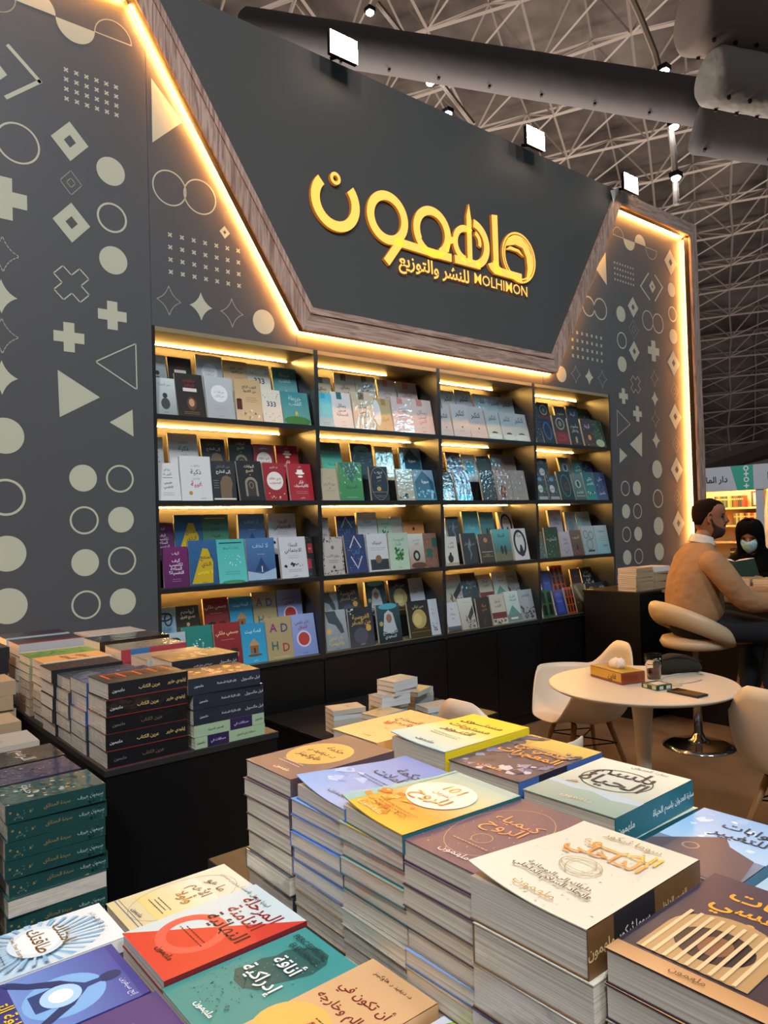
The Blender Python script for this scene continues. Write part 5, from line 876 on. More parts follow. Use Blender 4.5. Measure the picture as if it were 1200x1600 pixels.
# pouch and cable
po = empty('pouch', (1.90, -1.715, Z), rad(-32), label='dark olive fabric pouch lying on the round table', cat='bag')
q = MB(); rings = []
for i in range(7):
    x_ = -.12+.04*i; s_ = [.6, .92, 1, 1, .96, .85, .55][i]; hh = [.06, .085, .10, .098, .09, .075, .045][i]
    rings.append([(x_, .055*s_*cos(t)*(1+.06*sin(3*t+i)), max(.001, hh/2+hh/2*sin(t)*(1+.05*cos(4*t+i)))) for t in [2*pi*k/20 for k in range(20)]])
q.loft(rings); q.build('pouch_body', mat('olive_fabric', '211c12', .9, bump=(90, .4, .003)), po, smooth=True, subsurf=1)
q = MB(); q.tube([(-.1, -.035, .075), (-.05, -.048, .088), (0, -.05, .092), (.06, -.05, .082), (.10, -.04, .06)], .0035, 6); q.build('zip', mat('zip_dark', '15120c', .4), po)
q = MB(); q.tube([(1.80+.16*cos(t)*.9, -1.80+.075*sin(t), Z+.0035) for t in [-.4+i*.28 for i in range(20)]], .003, 6)
tag(q.build('cable', mat('white_cable', 'b8b0a0', .5)), 'thin pale cable curled in front of the olive pouch', 'cable')
q = MB(); q.lathe([(.026, Z+.0002), (.031, Z+.0002), (.031, Z+.0028), (.026, Z+.0028)], 30, (1.655, -1.84)); me_ = q.build('hair_tie', mat('clear_ring', 'b0a48c', .3)); tag(me_, 'small pale ring lying between glass and phone', 'ring')

# ------------------------------------------------------------------ moulded armchairs
def armchair(loc, az, label):
    r = empty('armchair', loc, az, label=label, cat='chair', group='white moulded armchairs around the round table')
    q = MB(); NA, NR = 64, 16; vs = []
    def sm(a, b, x): t = max(0, min(1, (x-a)/(b-a))); return t*t*(3-2*t)
    for i in range(NA):
        ph = 2*pi*i/NA; a = abs((ph+pi) % (2*pi)-pi)      # 0 at the front lip, pi at the back
        rz = .432+.225*sm(.50, 1.15, a)+.155*sm(2.25, 3.0, a)
        rx = .30+.012*sm(.6, 1.2, a)-.09*sm(2.3, 3.14, a)*0; ry = .245 if a < pi/2 else .285
        X_ = rx*sin(ph)*(1-.12*(1-sm(.2, .9, a))); Y_ = ry*cos(ph)
        for j in range(NR+1):
            s_ = j/NR; hgt = sm(.5, 1.1, a); hh = sin(s_*pi/2)**(1-.35*hgt); vv = (1-cos(s_*pi/2))**(1+.5*hgt)
            z_ = .415+(rz-.415)*vv; vs.append((X_*hh, Y_*hh+.01, z_+.004*sin(s_*pi)*0))
    n = NR+1
    q.mesh(vs, [(i*n+j, i*n+j+1, ((i+1) % NA)*n+j+1, ((i+1) % NA)*n+j) for i in range(NA) for j in range(NR)])
    o = q.build('shell', WH, r, smooth=True); s = o.modifiers.new('thick', 'SOLIDIFY'); s.thickness = .008; s.offset = 0
    for sx in (-1, 1):
        for sy in (-1, 1):
            q = MB(); q.bar((sx*.11, sy*.10-.01, .405), (sx*.225, sy*.21-.01, 0), .016, 10, r2=.011); q.build('leg', DKW, r, smooth=True)
    q = MB()
    for sx in (-1, 1):
        q.bar((sx*.15, -.14, .30), (-sx*.15, .12, .30), .004, 6); q.bar((sx*.15, -.14, .30), (sx*.16, .12, .30), .004, 6)
    q.bar((-.12, -.11, .408), (.12, -.11, .408), .006, 6); q.bar((-.12, .09, .408), (.12, .09, .408), .006, 6); q.build('wire_brace', HB, r)
    return r
armchair((1.95, -1.10, 0), rad(62), 'white moulded armchair behind the round table, before the dark cabinets')
armchair((1.80, -2.34, 0), rad(-105), 'white moulded armchair cut off by the right edge of the photo')
armchair((.84, -1.56, 0), rad(-90), 'white moulded armchair mostly hidden behind the yellow book')

# ------------------------------------------------------------------ bar stool
bs = empty('bar_stool', (3.166, -1.125, 0), rad(-30), label='cream ring backed bar stool on a chrome column', cat='bar stool')
CRM = mat('cream_leather', 'b8a587', .42, bump=(120, .1, .001))
q = MB(); q.lathe([(0, .0), (.225, .0), (.226, .006), (.19, .018), (.10, .032), (.045, .055), (.03, .09), (.0, .09)], 48); q.build('foot', CH, bs, smooth=True)
q = MB(); q.lathe([(0, .09), (.028, .09), (.028, .42), (.019, .43), (.019, .64), (0, .64)], 24); q.build('column', CH, bs, smooth=True)
q = MB(); q.lathe([(0, .64), (.15, .642), (.205, .655), (.22, .685), (.205, .715), (.15, .728), (0, .73)], 48); q.build('seat', CRM, bs, smooth=True)
# the ring: a fat band that rises behind the sitter (local -x side) and dips at the front
q = MB(); rings = []; N_ = 48
for i in range(N_+1):
    t = 2*pi*i/N_; bk = .5-.5*cos(t)   # 1 at the back (t = pi)
    R_ = .20+.03*bk; cz = .685+.20*bk**1.1; hh = .045+.032*bk; tw = .045
    c0 = Vector((R_*cos(t), R_*sin(t)*1.12, cz)); ou = Vector((cos(t), sin(t), 0)); tl = .5*bk
    e1 = (ou*cos(tl)+Vector((0, 0, 1))*-sin(tl)*-1*.0+Vector((0, 0, 0))); e2 = Vector((ou.x*.25*bk, ou.y*.25*bk, 1)).normalized()
    rings.append([c0+ou*tw*cos(a)+e2*hh*sin(a) for a in [2*pi*k/16 for k in range(16)]])
q.loft(rings, cap=False); q.build('ring_back', CRM, bs, smooth=True)

# ------------------------------------------------------------------ counter with stacks
ct = empty('counter', (4.0, -.9, 0), label='black L-shaped counter where two people sit', cat='counter')
part((3.45-4, -.55+.9, 0), (4.60-4, -.06+.9, .93), 'body', BASE, ct); part((3.75-4, -2.4+.9, 0), (4.25-4, -.551+.9, .93), 'body', BASE, ct)
CT2 = mat('counter_top', '8a6a48', .45)
part((3.44-4, -.56+.9, .9301), (4.61-4, -.055+.9, .95), 'counter_top', BASE, ct); part((3.74-4, -2.41+.9, .9301), (4.26-4, -.561+.9, .95), 'counter_top', CT2, ct)
G7 = 'book stacks on the counter'
stack(rep('kraft', .0145, 12), 3.50, -.50, .9505, .16, .23, 'the counter stack nearest the patterned wall', G7, ang=2)
stack(rep('kraft', .0145, 9)+rep('whitish', .02, 2), 3.75, -.50, .9505, .16, .23, 'the counter stack with white books behind the seated man', G7, ang=3)
for i, (x, y) in enumerate(((3.98, -.95), (3.98, -1.12), (3.98, -1.29), (3.80, -.78))):
    stack(rep('kraft', .0125, 7), x, y, .9505, .15, .22, ('the short kraft counter stack', 'the middle kraft counter stack', 'the kraft counter stack at the photo edge', 'the low kraft stack beside the seated man')[i], G7, ang=2)

# ------------------------------------------------------------------ people
SKIN = mat('skin', '8a5a40', .55); SKIN2 = mat('skin_light', 'a8785c', .55); HAIR = mat('dark_hair', '1a110b', .95, spec=.1, bump=(220, .5, .003))
SWT = mat('camel_sweater', '957250', .9, bump=(8, .7, .04)); JEAN = mat('dark_jeans', '10141b', .85, bump=(200, .3, .001)); BLKC = mat('black_cloth', '060607', .95, spec=.1)
SHOE = mat('black_shoe', '0c0c0d', .5)
def skin(name, verts, edges, radii, m_, parent, sub=2, root=0):
    me = bpy.data.meshes.new(name); me.from_pydata([tuple(v) for v in verts], edges, []); me.materials.append(m_)
    o = bpy.data.objects.new(name, me); C.objects.link(o)
    s = o.modifiers.new('skin', 'SKIN'); s.use_smooth_shade = True
    for i, r_ in enumerate(radii): me.skin_vertices[0].data[i].radius = r_ if isinstance(r_, tuple) else (r_, r_)
    for i in range(len(verts)): me.skin_vertices[0].data[i].use_root = i == root
    s2 = o.modifiers.new('subd', 'SUBSURF'); s2.levels = sub; s2.render_levels = sub
    dg = bpy.context.evaluated_depsgraph_get(); me2 = bpy.data.meshes.new_from_object(o.evaluated_get(dg)); me2.name = name
    for p_ in me2.polygons: p_.use_smooth = True
    if not me2.materials: me2.materials.append(m_)
    bpy.data.objects.remove(o)
    o = bpy.data.objects.new(name, me2); C.objects.link(o); o.parent = parent; return o
def chain(lists):
    """lists of (point, radius); a list may start with an int index to branch from"""
    V, E, R_ = [], [], []
    for L in lists:
        prev = None
        for it in L:
            if isinstance(it, int): prev = it; continue
            V.append(it[0]); R_.append(it[1]); k = len(V)-1
            if prev is not None: E.append((prev, k))
            prev = k
    return V, E, R_
# head sections: z, half width (across), front x, back x   (face looks to +x)
def head(parent, M, sk, hair=True, beard=True):
    q = MB(); S = [(-.125, .040, .052, -.052), (-.105, .050, .072, -.060), (-.09, .056, .086, -.066), (-.07, .062, .091, -.075), (-.045, .068, .088, -.088), (-.02, .072, .086, -.096), (.0, .074, .084, -.101),
         (.02, .076, .088, -.104), (.045, .077, .092, -.104), (.07, .075, .088, -.100), (.09, .067, .075, -.088), (.105, .050, .052, -.062), (.114, .025, .022, -.030)]
    rings = []
    for z_, hw, fx, bx in S:
        cx = (fx+bx)/2; rx = (fx-bx)/2; ring_ = []
        for k in range(28):
            t = 2*pi*k/28; sx = cos(t); sy = sin(t); p = .82
            x_ = cx+rx*(abs(sx)**p)*(1 if sx > 0 else -1); y_ = hw*(abs(sy)**.9)*(1 if sy > 0 else -1)
            # eye sockets and cheeks
            if sx > .5 and -.01 < z_ < .03 and .2 < abs(sy) < .75: x_ -= .010
            ring_.append(M @ Vector((x_, y_, z_)))
        rings.append(ring_)
    q.loft(rings)
    # nose, lips, brow, ears, eyes belong to the same head surface
    nose = [[M @ Vector(p) for p in ring__] for ring__ in (
        [(.082, -.008, .022), (.096, 0, .024), (.082, .008, .022)], [(.084, -.011, .0), (.106, 0, .002), (.084, .011, .0)],
        [(.084, -.016, -.018), (.118, 0, -.016), (.084, .016, -.018)], [(.082, -.014, -.028), (.104, 0, -.029), (.082, .014, -.028)])]
    q.loft(nose)
    for z_, x_, w_, h_ in ((-.048, .088, .024, .007), (-.060, .086, .021, .008)):
        q.tube([M @ Vector((x_-.012, -w_, z_)), M @ Vector((x_+.002, -w_*.4, z_)), M @ Vector((x_+.003, 0, z_)), M @ Vector((x_+.002, w_*.4, z_)), M @ Vector((x_-.012, w_, z_))], [h_*.4, h_, h_, h_, h_*.4], 8)
    for s in (-1, 1):
        q.tube([M @ Vector((.082, s*.012, .034)), M @ Vector((.083, s*.03, .038)), M @ Vector((.068, s*.050, .032))], [.005, .006, .003], 8)
        q.tube([M @ Vector((.0-.012*cos(a)*1.0+.0, s*(.078+.010*abs(sin(a*.5))), .0+.030*sin(a))) for a in [-1.9+i*.55 for i in range(9)]], [.004, .006, .007, .007, .007, .007, .006, .005, .004], 8)
        q.tube([M @ Vector((.004, s*.074, .012)), M @ Vector((-.004, s*.080, .0)), M @ Vector((.0, s*.076, -.022))], [.006, .008, .007], 8)
    o = q.build('head', sk, parent, smooth=True); o['label'] = 'head in profile'; return o
def eyes(parent, M):
    q = MB()
    for s in (-1, 1):
        rings = []
        for i in range(5):
            a = pi*i/4-pi/2; rings.append([M @ Vector((.071+.011*cos(a)*cos(t), s*.031+.011*cos(a)*sin(t), .012+.008*sin(a))) for t in [2*pi*k/10 for k in range(10)]])
        q.loft(rings)
    return q.build('eyes', mat('dark_eye', '1a120e', .15), parent, smooth=True)

az = rad(-37); F_ = Vector((cos(az), sin(az), 0)); Rr = Vector((sin(az), -cos(az), 0)); U_ = Vector((0, 0, 1)); H_ = Vector((3.15, -1.15, .80))
mp = empty('person', (H_.x, H_.y, 0), label='bearded man in a camel sweater sitting sideways on the bar stool', cat='person')
def L(f, r, u): return H_+F_*f+Rr*r+U_*u - Vector((H_.x, H_.y, 0))
# one continuous body: pelvis, spine, neck, arms with hands, legs
def handch(wr, d_, sd, up_):
    """five finger chains from a wrist point; d_ pointing along the hand"""
    out = []; palm = wr+d_*.05
    for k, (o, ln, rr_) in enumerate(((-.030, .068, .0075), (-.010, .078, .008), (.010, .074, .008), (.028, .060, .007))):
        b0 = palm+sd*o+d_*.04; out.append([(b0, .010), (b0+d_*ln*.45+up_*.006, rr_+.001), (b0+d_*ln*.8-up_*.006, rr_), (b0+d_*ln-up_*.018, rr_*.85)])
    th = wr+d_*.02-sd*.03; out.append([(th, .012), (th+d_*.03-sd*.022, .010), (th+d_*.06-sd*.026-up_*.005, .0085)])
    return out, palm
bodyL = [[(L(0, 0, -.0), .11), (L(.0, 0, .16), .10), (L(.01, 0, .32), .11), (L(.02, 0, .42), .09), (L(.045, 0, .52), .062), (L(.07, 0, .57), .058), (L(.09, 0, .63), .052)]]
wrR = L(.62, .235, .172); wrL = L(.60, -.10, .172); dh = (F_*.98-U_*.05).normalized()
for s, wr in ((1, wrR), (-1, wrL)):
    bodyL.append([2, (L(.02, s*.17, .42), .055), (L(.06, s*.25, .34), .042), (L(.19, s*.265, .17), .038), (L(.42, s*.25 if s > 0 else -.16, .168), .032), (wr, .026), (wr+dh*.04, .030), (wr+dh*.075, .030)])
for s in (1, -1):
    bodyL.append([0, (L(.05, s*.09, -.04), .10), (L(.41, s*.15, -.05), .062), (L(.44, s*.15, -.12), .052), (L(.36, s*.14, -.48), .048), (L(.34, s*.13, -.68), .038), (L(.36, s*.13, -.74), .040), (L(.47, s*.14, -.765), .032)])
V_, E_, R_2 = chain(bodyL); skin('body', V_, E_, R_2, SKIN, mp)
for s, wr in ((1, wrR), (-1, wrL)):
    fs, palm = handch(wr, dh, Rr*s*-1, U_)
    for fch in fs:
        V_, E_, R_2 = chain([[(palm, .013)]+fch]); skin('finger' if fch is not fs[-1] else 'thumb', V_, E_, R_2, SKIN, mp, 1)
def ring_at(fn, f, a, b_, u, n=24): return [fn(f+a*cos(t), b_*sin(t), u) for t in [2*pi*k/n for k in range(n)]]
q = MB(); q.loft([ring_at(L, f, a, b_, u) for f, a, b_, u in ((.0, .10, .14, .02), (-.005, .155, .195, .03), (-.01, .175, .21, .08), (-.015, .175, .212, .18), (-.005, .165, .215, .30), (.01, .145, .215, .38), (.015, .125, .20, .44), (.02, .10, .155, .49), (.035, .078, .095, .525), (.042, .07, .075, .54))])
q.tube([L(.01, .12, .42), L(.02, .20, .415), L(.06, .255, .34), (L(.13, .275, .23)), L(.19, .27, .165), L(.28, .262, .155), L(.42, .25, .165), L(.58, .238, .172), L(.60, .236, .172)], [.075, .085, .080, .073, .072, .064, .055, .046, .040], 16)
q.tube([L(.01, -.12, .42), L(.02, -.20, .415), L(.07, -.25, .34), L(.15, -.26, .23), L(.22, -.24, .165), L(.30, -.21, .16), L(.44, -.16, .165), L(.56, -.12, .172), L(.58, -.11, .172)], [.075, .09, .085, .08, .078, .068, .058, .046, .040], 16)
q.build('sweater', SWT, mp, smooth=True, subsurf=1)
q = MB(); q.loft([ring_at(L, f, a, b_, u) for f, a, b_, u in ((.0, .12, .15, .12), (.0, .155, .185, .06), (.0, .17, .195, -.02), (.01, .16, .185, -.07), (.02, .12, .15, -.085))])
for s_ in (1, -1):
    q.tube([L(.0, s_*.09, -.01), L(.14, s_*.115, -.01), L(.30, s_*.14, -.02), L(.42, s_*.15, -.05), L(.455, s_*.15, -.12), L(.43, s_*.148, -.25), L(.39, s_*.14, -.45), L(.345, s_*.135, -.66), L(.343, s_*.132, -.70)], [.10, .105, .092, .082, .078, .072, .066, .058, .056], 16)
q.build('jeans', JEAN, mp, smooth=True, subsurf=1)
for s in (1, -1):
    q = MB(); rings = []
    for i, (f, w_, h_) in enumerate(((-.06, .034, .07), (-.03, .042, .09), (.03, .044, .085), (.09, .046, .06), (.15, .047, .045), (.20, .035, .035), (.215, .015, .02))):
        c0 = L(.34+f, s*.135, -.795); rings.append([c0+Rr*w_*cos(a)+U_*(h_*.5+h_*.5*sin(a)) for a in [2*pi*k/14 for k in range(14)]])
    q.loft(rings); q.build('shoe', SHOE, mp, smooth=True, subsurf=1)
HM = Matrix.Translation(L(.11, 0, .69)) @ Matrix.Rotation(az-rad(22), 4, 'Z') @ Matrix.Rotation(rad(4), 4, 'Y') @ Matrix.Scale(1.03, 4)
head(mp, HM, SKIN); eyes(mp, HM)
q = MB()
def cap_rings(zs_, grow, fx_cut):
    S = {.02: (.076, .088, -.104), .045: (.077, .092, -.104), .07: (.075, .088, -.100), .09: (.067, .075, -.088), .105: (.050, .052, -.062), .114: (.03, .022, -.030), .0: (.074, .084, -.101), -.02: (.072, .086, -.096), -.045: (.066, .088, -.085), .122: (.012, .008, -.012)}
    r = []
    for z_ in zs_:
        hw, fx, bx = S[z_]; cut = fx_cut(z_); cx = (min(fx, cut)+bx)/2; rx = (min(fx, cut)-bx)/2+grow
        r.append([HM @ Vector((cx+rx*cos(t), (hw+grow)*sin(t), z_+(grow if z_ > .1 else 0))) for t in [2*pi*k/28 for k in range(28)]])
    return r
q.loft(cap_rings([-.045, -.02, .0, .02, .045, .07, .09, .105, .114, .122], .004, lambda z: {-.045: -.04, -.02: -.015, .0: .006, .02: .034, .045: .062, .07: .074}.get(z, .2)))
q.build('hair', HAIR, mp, smooth=True)
q = MB(); rings = []
for z_, fx, bx, hw in ((-.132, .040, -.01, .030), (-.118, .076, -.01, .050), (-.10, .090, -.008, .0585), (-.08, .0965, -.006, .064), (-.066, .093, -.004, .068), (-.05, .055, -.002, .0725), (-.03, .03, .0, .0745), (-.005, .016, .002, .0765)):
    rings.append([HM @ Vector(((fx+bx)/2+(fx-bx)/2*cos(t), hw*(abs(sin(t))**.7)*(1 if sin(t) > 0 else -1), z_)) for t in [2*pi*k/28 for k in range(28)]])
q.loft(rings)
q.tube([HM @ Vector((.082, -.026, -.046)), HM @ Vector((.094, -.012, -.038)), HM @ Vector((.097, 0, -.036)), HM @ Vector((.094, .012, -.038)), HM @ Vector((.082, .026, -.046))], [.003, .006, .006, .006, .003], 8)
q.build('beard', mat('beard', '2a1a12', .8, bump=(260, .5, .003)), mp, smooth=True)
q = MB(); nk = L(.05, 0, .545)
q.loft([[nk+F_*(r_*cos(a)*1.0+.004*i)+Rr*(r_*1.02*sin(a))+U_*(z_+.018*cos(a+pi)) for a in [2*pi*k/24 for k in range(24)]] for i, (r_, z_) in enumerate(((.083, -.02), (.073, .012), (.068, .03), (.063, .03), (.066, .0)))], cap=False)
q.build('collar', mat('white_shirt', 'c8c0b4', .8), mp, smooth=True)

# woman in black with a blue mask, reading
wp_ = Vector((4.52, -.90, 0)); wz = rad(190); FW = Vector((cos(wz), sin(wz), 0)); RW = Vector((sin(wz), -cos(wz), 0))
wm = empty('person', wp_, label='person in black veil and blue face mask reading behind the counter', cat='person')
def LW(f, r, u): return FW*f+RW*r+U_*u
V_, E_, R_2 = chain([[(LW(0, 0, .60), .12), (LW(0, 0, .85), .10), (LW(.01, 0, 1.03), .09), (LW(.03, 0, 1.16), .055), (LW(.04, 0, 1.22), .05)],
    [2, (LW(.02, .17, 1.08), .06), (LW(.08, .22, .95), .05), (LW(.24, .16, .99), .036), (LW(.33, .10, 1.02), .026), (LW(.37, .08, 1.03), .026)],
    [2, (LW(.02, -.17, 1.08), .06), (LW(.08, -.22, .95), .05), (LW(.24, -.16, .99), .036), (LW(.33, -.12, 1.02), .026), (LW(.37, -.10, 1.03), .026)],
    [0, (LW(.02, .1, .55), .1), (LW(.12, .12, .50), .08), (LW(.14, .12, .25), .055), (LW(.14, .12, .05), .045)], [0, (LW(.02, -.1, .55), .1), (LW(.12, -.12, .50), .08), (LW(.14, -.12, .25), .055), (LW(.14, -.12, .05), .045)]])
skin('body', V_, E_, R_2, SKIN2, wm)
for s in (1, -1):
    wr = LW(.36, s*.09, 1.03); dhw = (FW*.9-RW*s*.3).normalized(); fs, palm = handch(wr, dhw, RW*s*-1, U_)
    for fch in fs: V_, E_, R_2 = chain([[(palm, .012)]+fch]); skin('finger' if fch is not fs[-1] else 'thumb', V_, E_, R_2, SKIN2, wm, 1)
WM = Matrix.Translation(LW(.06, 0, 1.335)) @ Matrix.Rotation(wz+rad(6), 4, 'Z') @ Matrix.Rotation(rad(24), 4, 'Y')
head(wm, WM, SKIN2); eyes(wm, WM)
q = MB(); q.loft([ring_at(LW, f, a, b_, u) for f, a, b_, u in ((.06, .24, .26, .02), (.05, .26, .27, .3), (.0, .22, .24, .6), (.0, .17, .20, .85), (.01, .14, .205, 1.02), (.015, .12, .19, 1.10), (.02, .09, .14, 1.16), (.03, .06, .07, 1.20))])
for s_ in (1, -1): q.tube([LW(.01, s_*.12, 1.09), LW(.02, s_*.19, 1.08), LW(.06, s_*.24, .99), LW(.12, s_*.23, .965), LW(.22, s_*.17, .995), LW(.32, s_*.115, 1.015)], [.07, .085, .08, .075, .066, .058], 14)
q.build('abaya', BLKC, wm, smooth=True, subsurf=1)
# veil: shell over the head that falls on the shoulders, open at the face
q = MB(); rows = []
for z_, rx, ry, cx, op in ((.132, .02, .02, -.01, 0), (.122, .065, .06, -.01, 0), (.10, .095, .085, -.012, 0), (.07, .112, .096, -.014, 0), (.045, .116, .1, -.016, .42), (.02, .116, .101, -.016, .62), (-.02, .118, .102, -.018, .66), (-.06, .118, .1, -.016, .62), (-.10, .115, .1, -.01, .45), (-.13, .12, .105, -.006, 0), (-.17, .14, .14, -.01, 0), (-.22, .16, .19, -.02, 0), (-.28, .17, .23, -.03, 0)):
    row = []
    for k in range(33):
        t = op+(2*pi-2*op)*k/32; row.append(WM @ Vector((cx+rx*cos(t), ry*sin(t), z_)))
    rows.append(row)
vs = [p for r_ in rows for p in r_]; q.mesh(vs, [(i*33+k, i*33+k+1, (i+1)*33+k+1, (i+1)*33+k) for i in range(len(rows)-1) for k in range(32)])
o = q.build('veil', BLKC, wm, smooth=True); s_ = o.modifiers.new('thick', 'SOLIDIFY'); s_.thickness = .006; s_.offset = 0
q = MB(); rows = []
for z_, x0, hw in ((.004, .112, .050), (-.012, .122, .062), (-.03, .122, .068), (-.055, .116, .066), (-.08, .108, .055), (-.105, .094, .036)):
    rows.append([WM @ Vector((x0-.075*(abs(u))**2.2, hw*u*1.05, z_)) for u in [-1+i/8 for i in range(17)]])
q.mesh([p for r_ in rows for p in r_], [(i*17+k, i*17+k+1, (i+1)*17+k+1, (i+1)*17+k) for i in range(5) for k in range(16)])
o = q.build('face_mask', mat('mask_blue', '7cb0bc', .8, vary=(60, 'a8ccd0')), wm, smooth=True); s_ = o.modifiers.new('thick', 'SOLIDIFY'); s_.thickness = .003
# the open book in her hands
zb_ = (FW*-.72+Vector((0, 0, .66))).normalized(); xb_ = RW.copy(); yb_ = zb_.cross(xb_).normalized()
ob = empty('open_book', label='open teal paperback held by the person in the black veil', cat='book')
mo = Matrix((xb_, yb_, zb_)).transposed().to_4x4(); mo.translation = wp_+FW*.42+Vector((0, 0, 1.085)); ob.matrix_world = mo
q = MB()
for s in (-1, 1): q.mesh([(0, -.10, 0), (s*.13, -.10, .035), (s*.13, .10, .035), (0, .10, 0), (0, -.10, -.002), (s*.13, -.10, .033), (s*.13, .10, .033), (0, .10, -.002)], [(0, 1, 2, 3), (7, 6, 5, 4), (0, 4, 5, 1), (1, 5, 6, 2), (2, 6, 7, 3)])
q.build('cover', mat('teal_card', '1c5560', .5), ob)
q = MB()
for s in (-1, 1): q.loft([[(s*x, -.097, z0), (s*x, .097, z0), (s*x, .097, z1), (s*x, -.097, z1)] for x, z0, z1 in ((.001, .002, .004), (.03, .010, .024), (.08, .0235, .036), (.126, .036, .041))])
q.build('page_block', mat('book_paper', 'd0ccc0', .8), ob)
# ------------------------------------------------------------------ the neighbouring stand, seen past the right post
XB = 10.5
nb = empty('exhibition_stand', (XB, 0, 0), label='white neighbouring exhibition stand with warm lit shelves and a fascia sign', cat='exhibition stand')
FW_ = mat('stand_white', 'b4b6bc', .5); WARM = mat('stand_warm_panel', 'e8c890', .6)
part((-.03, -1.4, 1.905), (.10, 3.6, 2.30), 'fascia', FW_, nb)
part((-.02, 1.62, 0), (.10, 1.74, 1.904), 'post', FW_, nb); part((-.02, -.6, 0), (.10, -.5, 1.904), 'post', FW_, nb); part((-.02, 3.5, 0), (.10, 3.6, 1.904), 'post', FW_, nb)
part((.9, -1.4, 0), (.96, 3.6, 2.29), 'rear_panel', WARM, nb); part((.1, -1.4, 2.22), (.9, 3.6, 2.28), 'ceiling_panel', FW_, nb)
for z_ in (.42, .74, 1.06, 1.34, 1.64): part((.62, -1.35, z_-.03), (.899, 3.5, z_), 'shelf_board', mat('stand_shelf', 'd8b888', .5), nb)
q = MB(); q.box((.16, -1.3, 2.19), (.2, 3.4, 2.219)); q.build('light_strip', mat('stand_led', (1, 1, 1), .5, emit='ffc27a', strength=200), nb)
q = MB()
GRN = lin('3f9c86')
q.face([(-.0312, 2.02, 1.907), (-.0312, 1.76, 1.907), (-.0312, 1.76, 2.298), (-.0312, 2.12, 2.298)], GRN)
for k, z_ in enumerate((2.25, 2.16, 2.07, 1.97)):
    cy = 1.87
    if k % 2 == 0:
        for i in range(16):
            t0, t1 = 2*pi*i/16, 2*pi*(i+1)/16; q.face([(-.0325, cy-.042*cos(t0), z_+.042*sin(t0)), (-.0325, cy-.042*cos(t1), z_+.042*sin(t1)), (-.0325, cy-.024*cos(t1), z_+.024*sin(t1)), (-.0325, cy-.024*cos(t0), z_+.024*sin(t0))], lin('d8e0dc'))
    else:
        q.box((-.0328, cy-.04, z_-.01), (-.0314, cy+.04, z_+.01), lin('d8e0dc')); q.box((-.033, cy-.01, z_-.04), (-.0314, cy+.01, z_+.04), lin('d8e0dc'))
q0 = q; q = MB(); q.box((-.034, 1.33, 2.05), (-.031, 1.54, 2.17), lin('1c6a3c')); V, F, adv = text_geo('لا إله إلا الله', .02); q.mesh([(-.0346, 1.435-(x-adv/2)*.022, 2.11+y*.03) for x, y in V], F, lin('d0e0d4')); q.build('flag_sign', [PRINT], nb); q = q0
V, F, adv = text_geo('دار الماجدل العربي', .02); sc_ = .135; q.mesh([(-.032, 2.17+(adv-x)*sc_, 2.05+y*sc_) for x, y in V], F, lin('2c3038'))
q.build('printed_sign', [PRINT], nb)
# books on its shelves
RB = random.Random(3); mB = {}
for row_, (z_, y0, y1, y2) in enumerate(((1.64, 2.25, 2.75, 0), (1.34, 1.78, 2.4, 0), (1.06, 1.78, 2.35, 0), (.74, 1.9, 2.5, 0), (1.34, .95, 1.4, 0), (1.64, 1.0, 1.3, 0))):
    y = y0
    while y < y1:
        c = RB.choice(['3c4c34', '7c2c24', '5c3c20', '8c6c34', '24302c', '9c8460']); t = .034
        if c not in mB:
            q = MB(); q.box((0, 0, 0), (.15, t-.003, .2), lin(c)); q.box((-.001, .004, .13), (0, t-.007, .15), lin('c8a860')); mB[c] = q.build('shelved_book', PRINT, data_only=True)
        o = put(mB[c], 'shelved_book'); o.location = (XB+.66, y, z_+.0005)
        tag(o, 'book spine in the warm lit rows of the neighbouring stand', 'book', 'spines on the shelves of the neighbouring stand'); y += t
q = MB(); q.box((0, -.13, 0), (.02, .13, .26), lin('3c2c34')); q.box((-.002, -.09, .03), (0, .09, .23), lin('a8a4a8'))
o = q.build('framed_picture', PRINT); o.location = (XB+.63, 1.98, 1.6405); tag(o, 'small dark framed sheet on the top shelf of the neighbouring stand', 'picture frame')

# ------------------------------------------------------------------ the hall roof
DV = Vector((.891, .454, 0)); NVv = Vector((-.454, .891, 0)); O_ = Vector((-1.5, -3.6, 0)); AA, HH = 62.0, 21.0
def vault(s, qn, off=0):   # s: angle from the crown (0) to the foot (pi/2)
    a, h = AA+off, HH+off; x = a*sin(s); z = h*cos(s)
    return O_+DV*x+NVv*qn+Vector((0, 0, z))
q = MB(); NS = 40
for i in range(NS):
    for j in range(1):
        s0, s1 = .1+1.47*i/NS, .1+1.47*(i+1)/NS
        q.face([vault(s0, -60, 2.6), vault(s1, -60, 2.6), vault(s1, 75, 2.6), vault(s0, 75, 2.6)])
roofm = mat('roof_cladding', '7a706a', .9, vary=(.35, '4a423e'))
tag(q.build('ceiling', roofm), kind='structure')
q = MB(); DS, DQ = .052, 3.3; s = .2
rows = [];  ns = 26; nq = 32
def rj(i, j, lay):
    rr_ = random.Random(i*977+j*31+lay); e = .10
    return Vector((rr_.uniform(-e, e), rr_.uniform(-e, e), rr_.uniform(-e, e)))
top = [[vault(.12+DS*i, -36+DQ*j, 1.7)+rj(i, j, 0) for j in range(nq)] for i in range(ns)]
bot = [[vault(.12+DS*(i+.5), -36+DQ*(j+.5), -.6)+rj(i, j, 1) for j in range(nq)] for i in range(ns)]
rb = .05
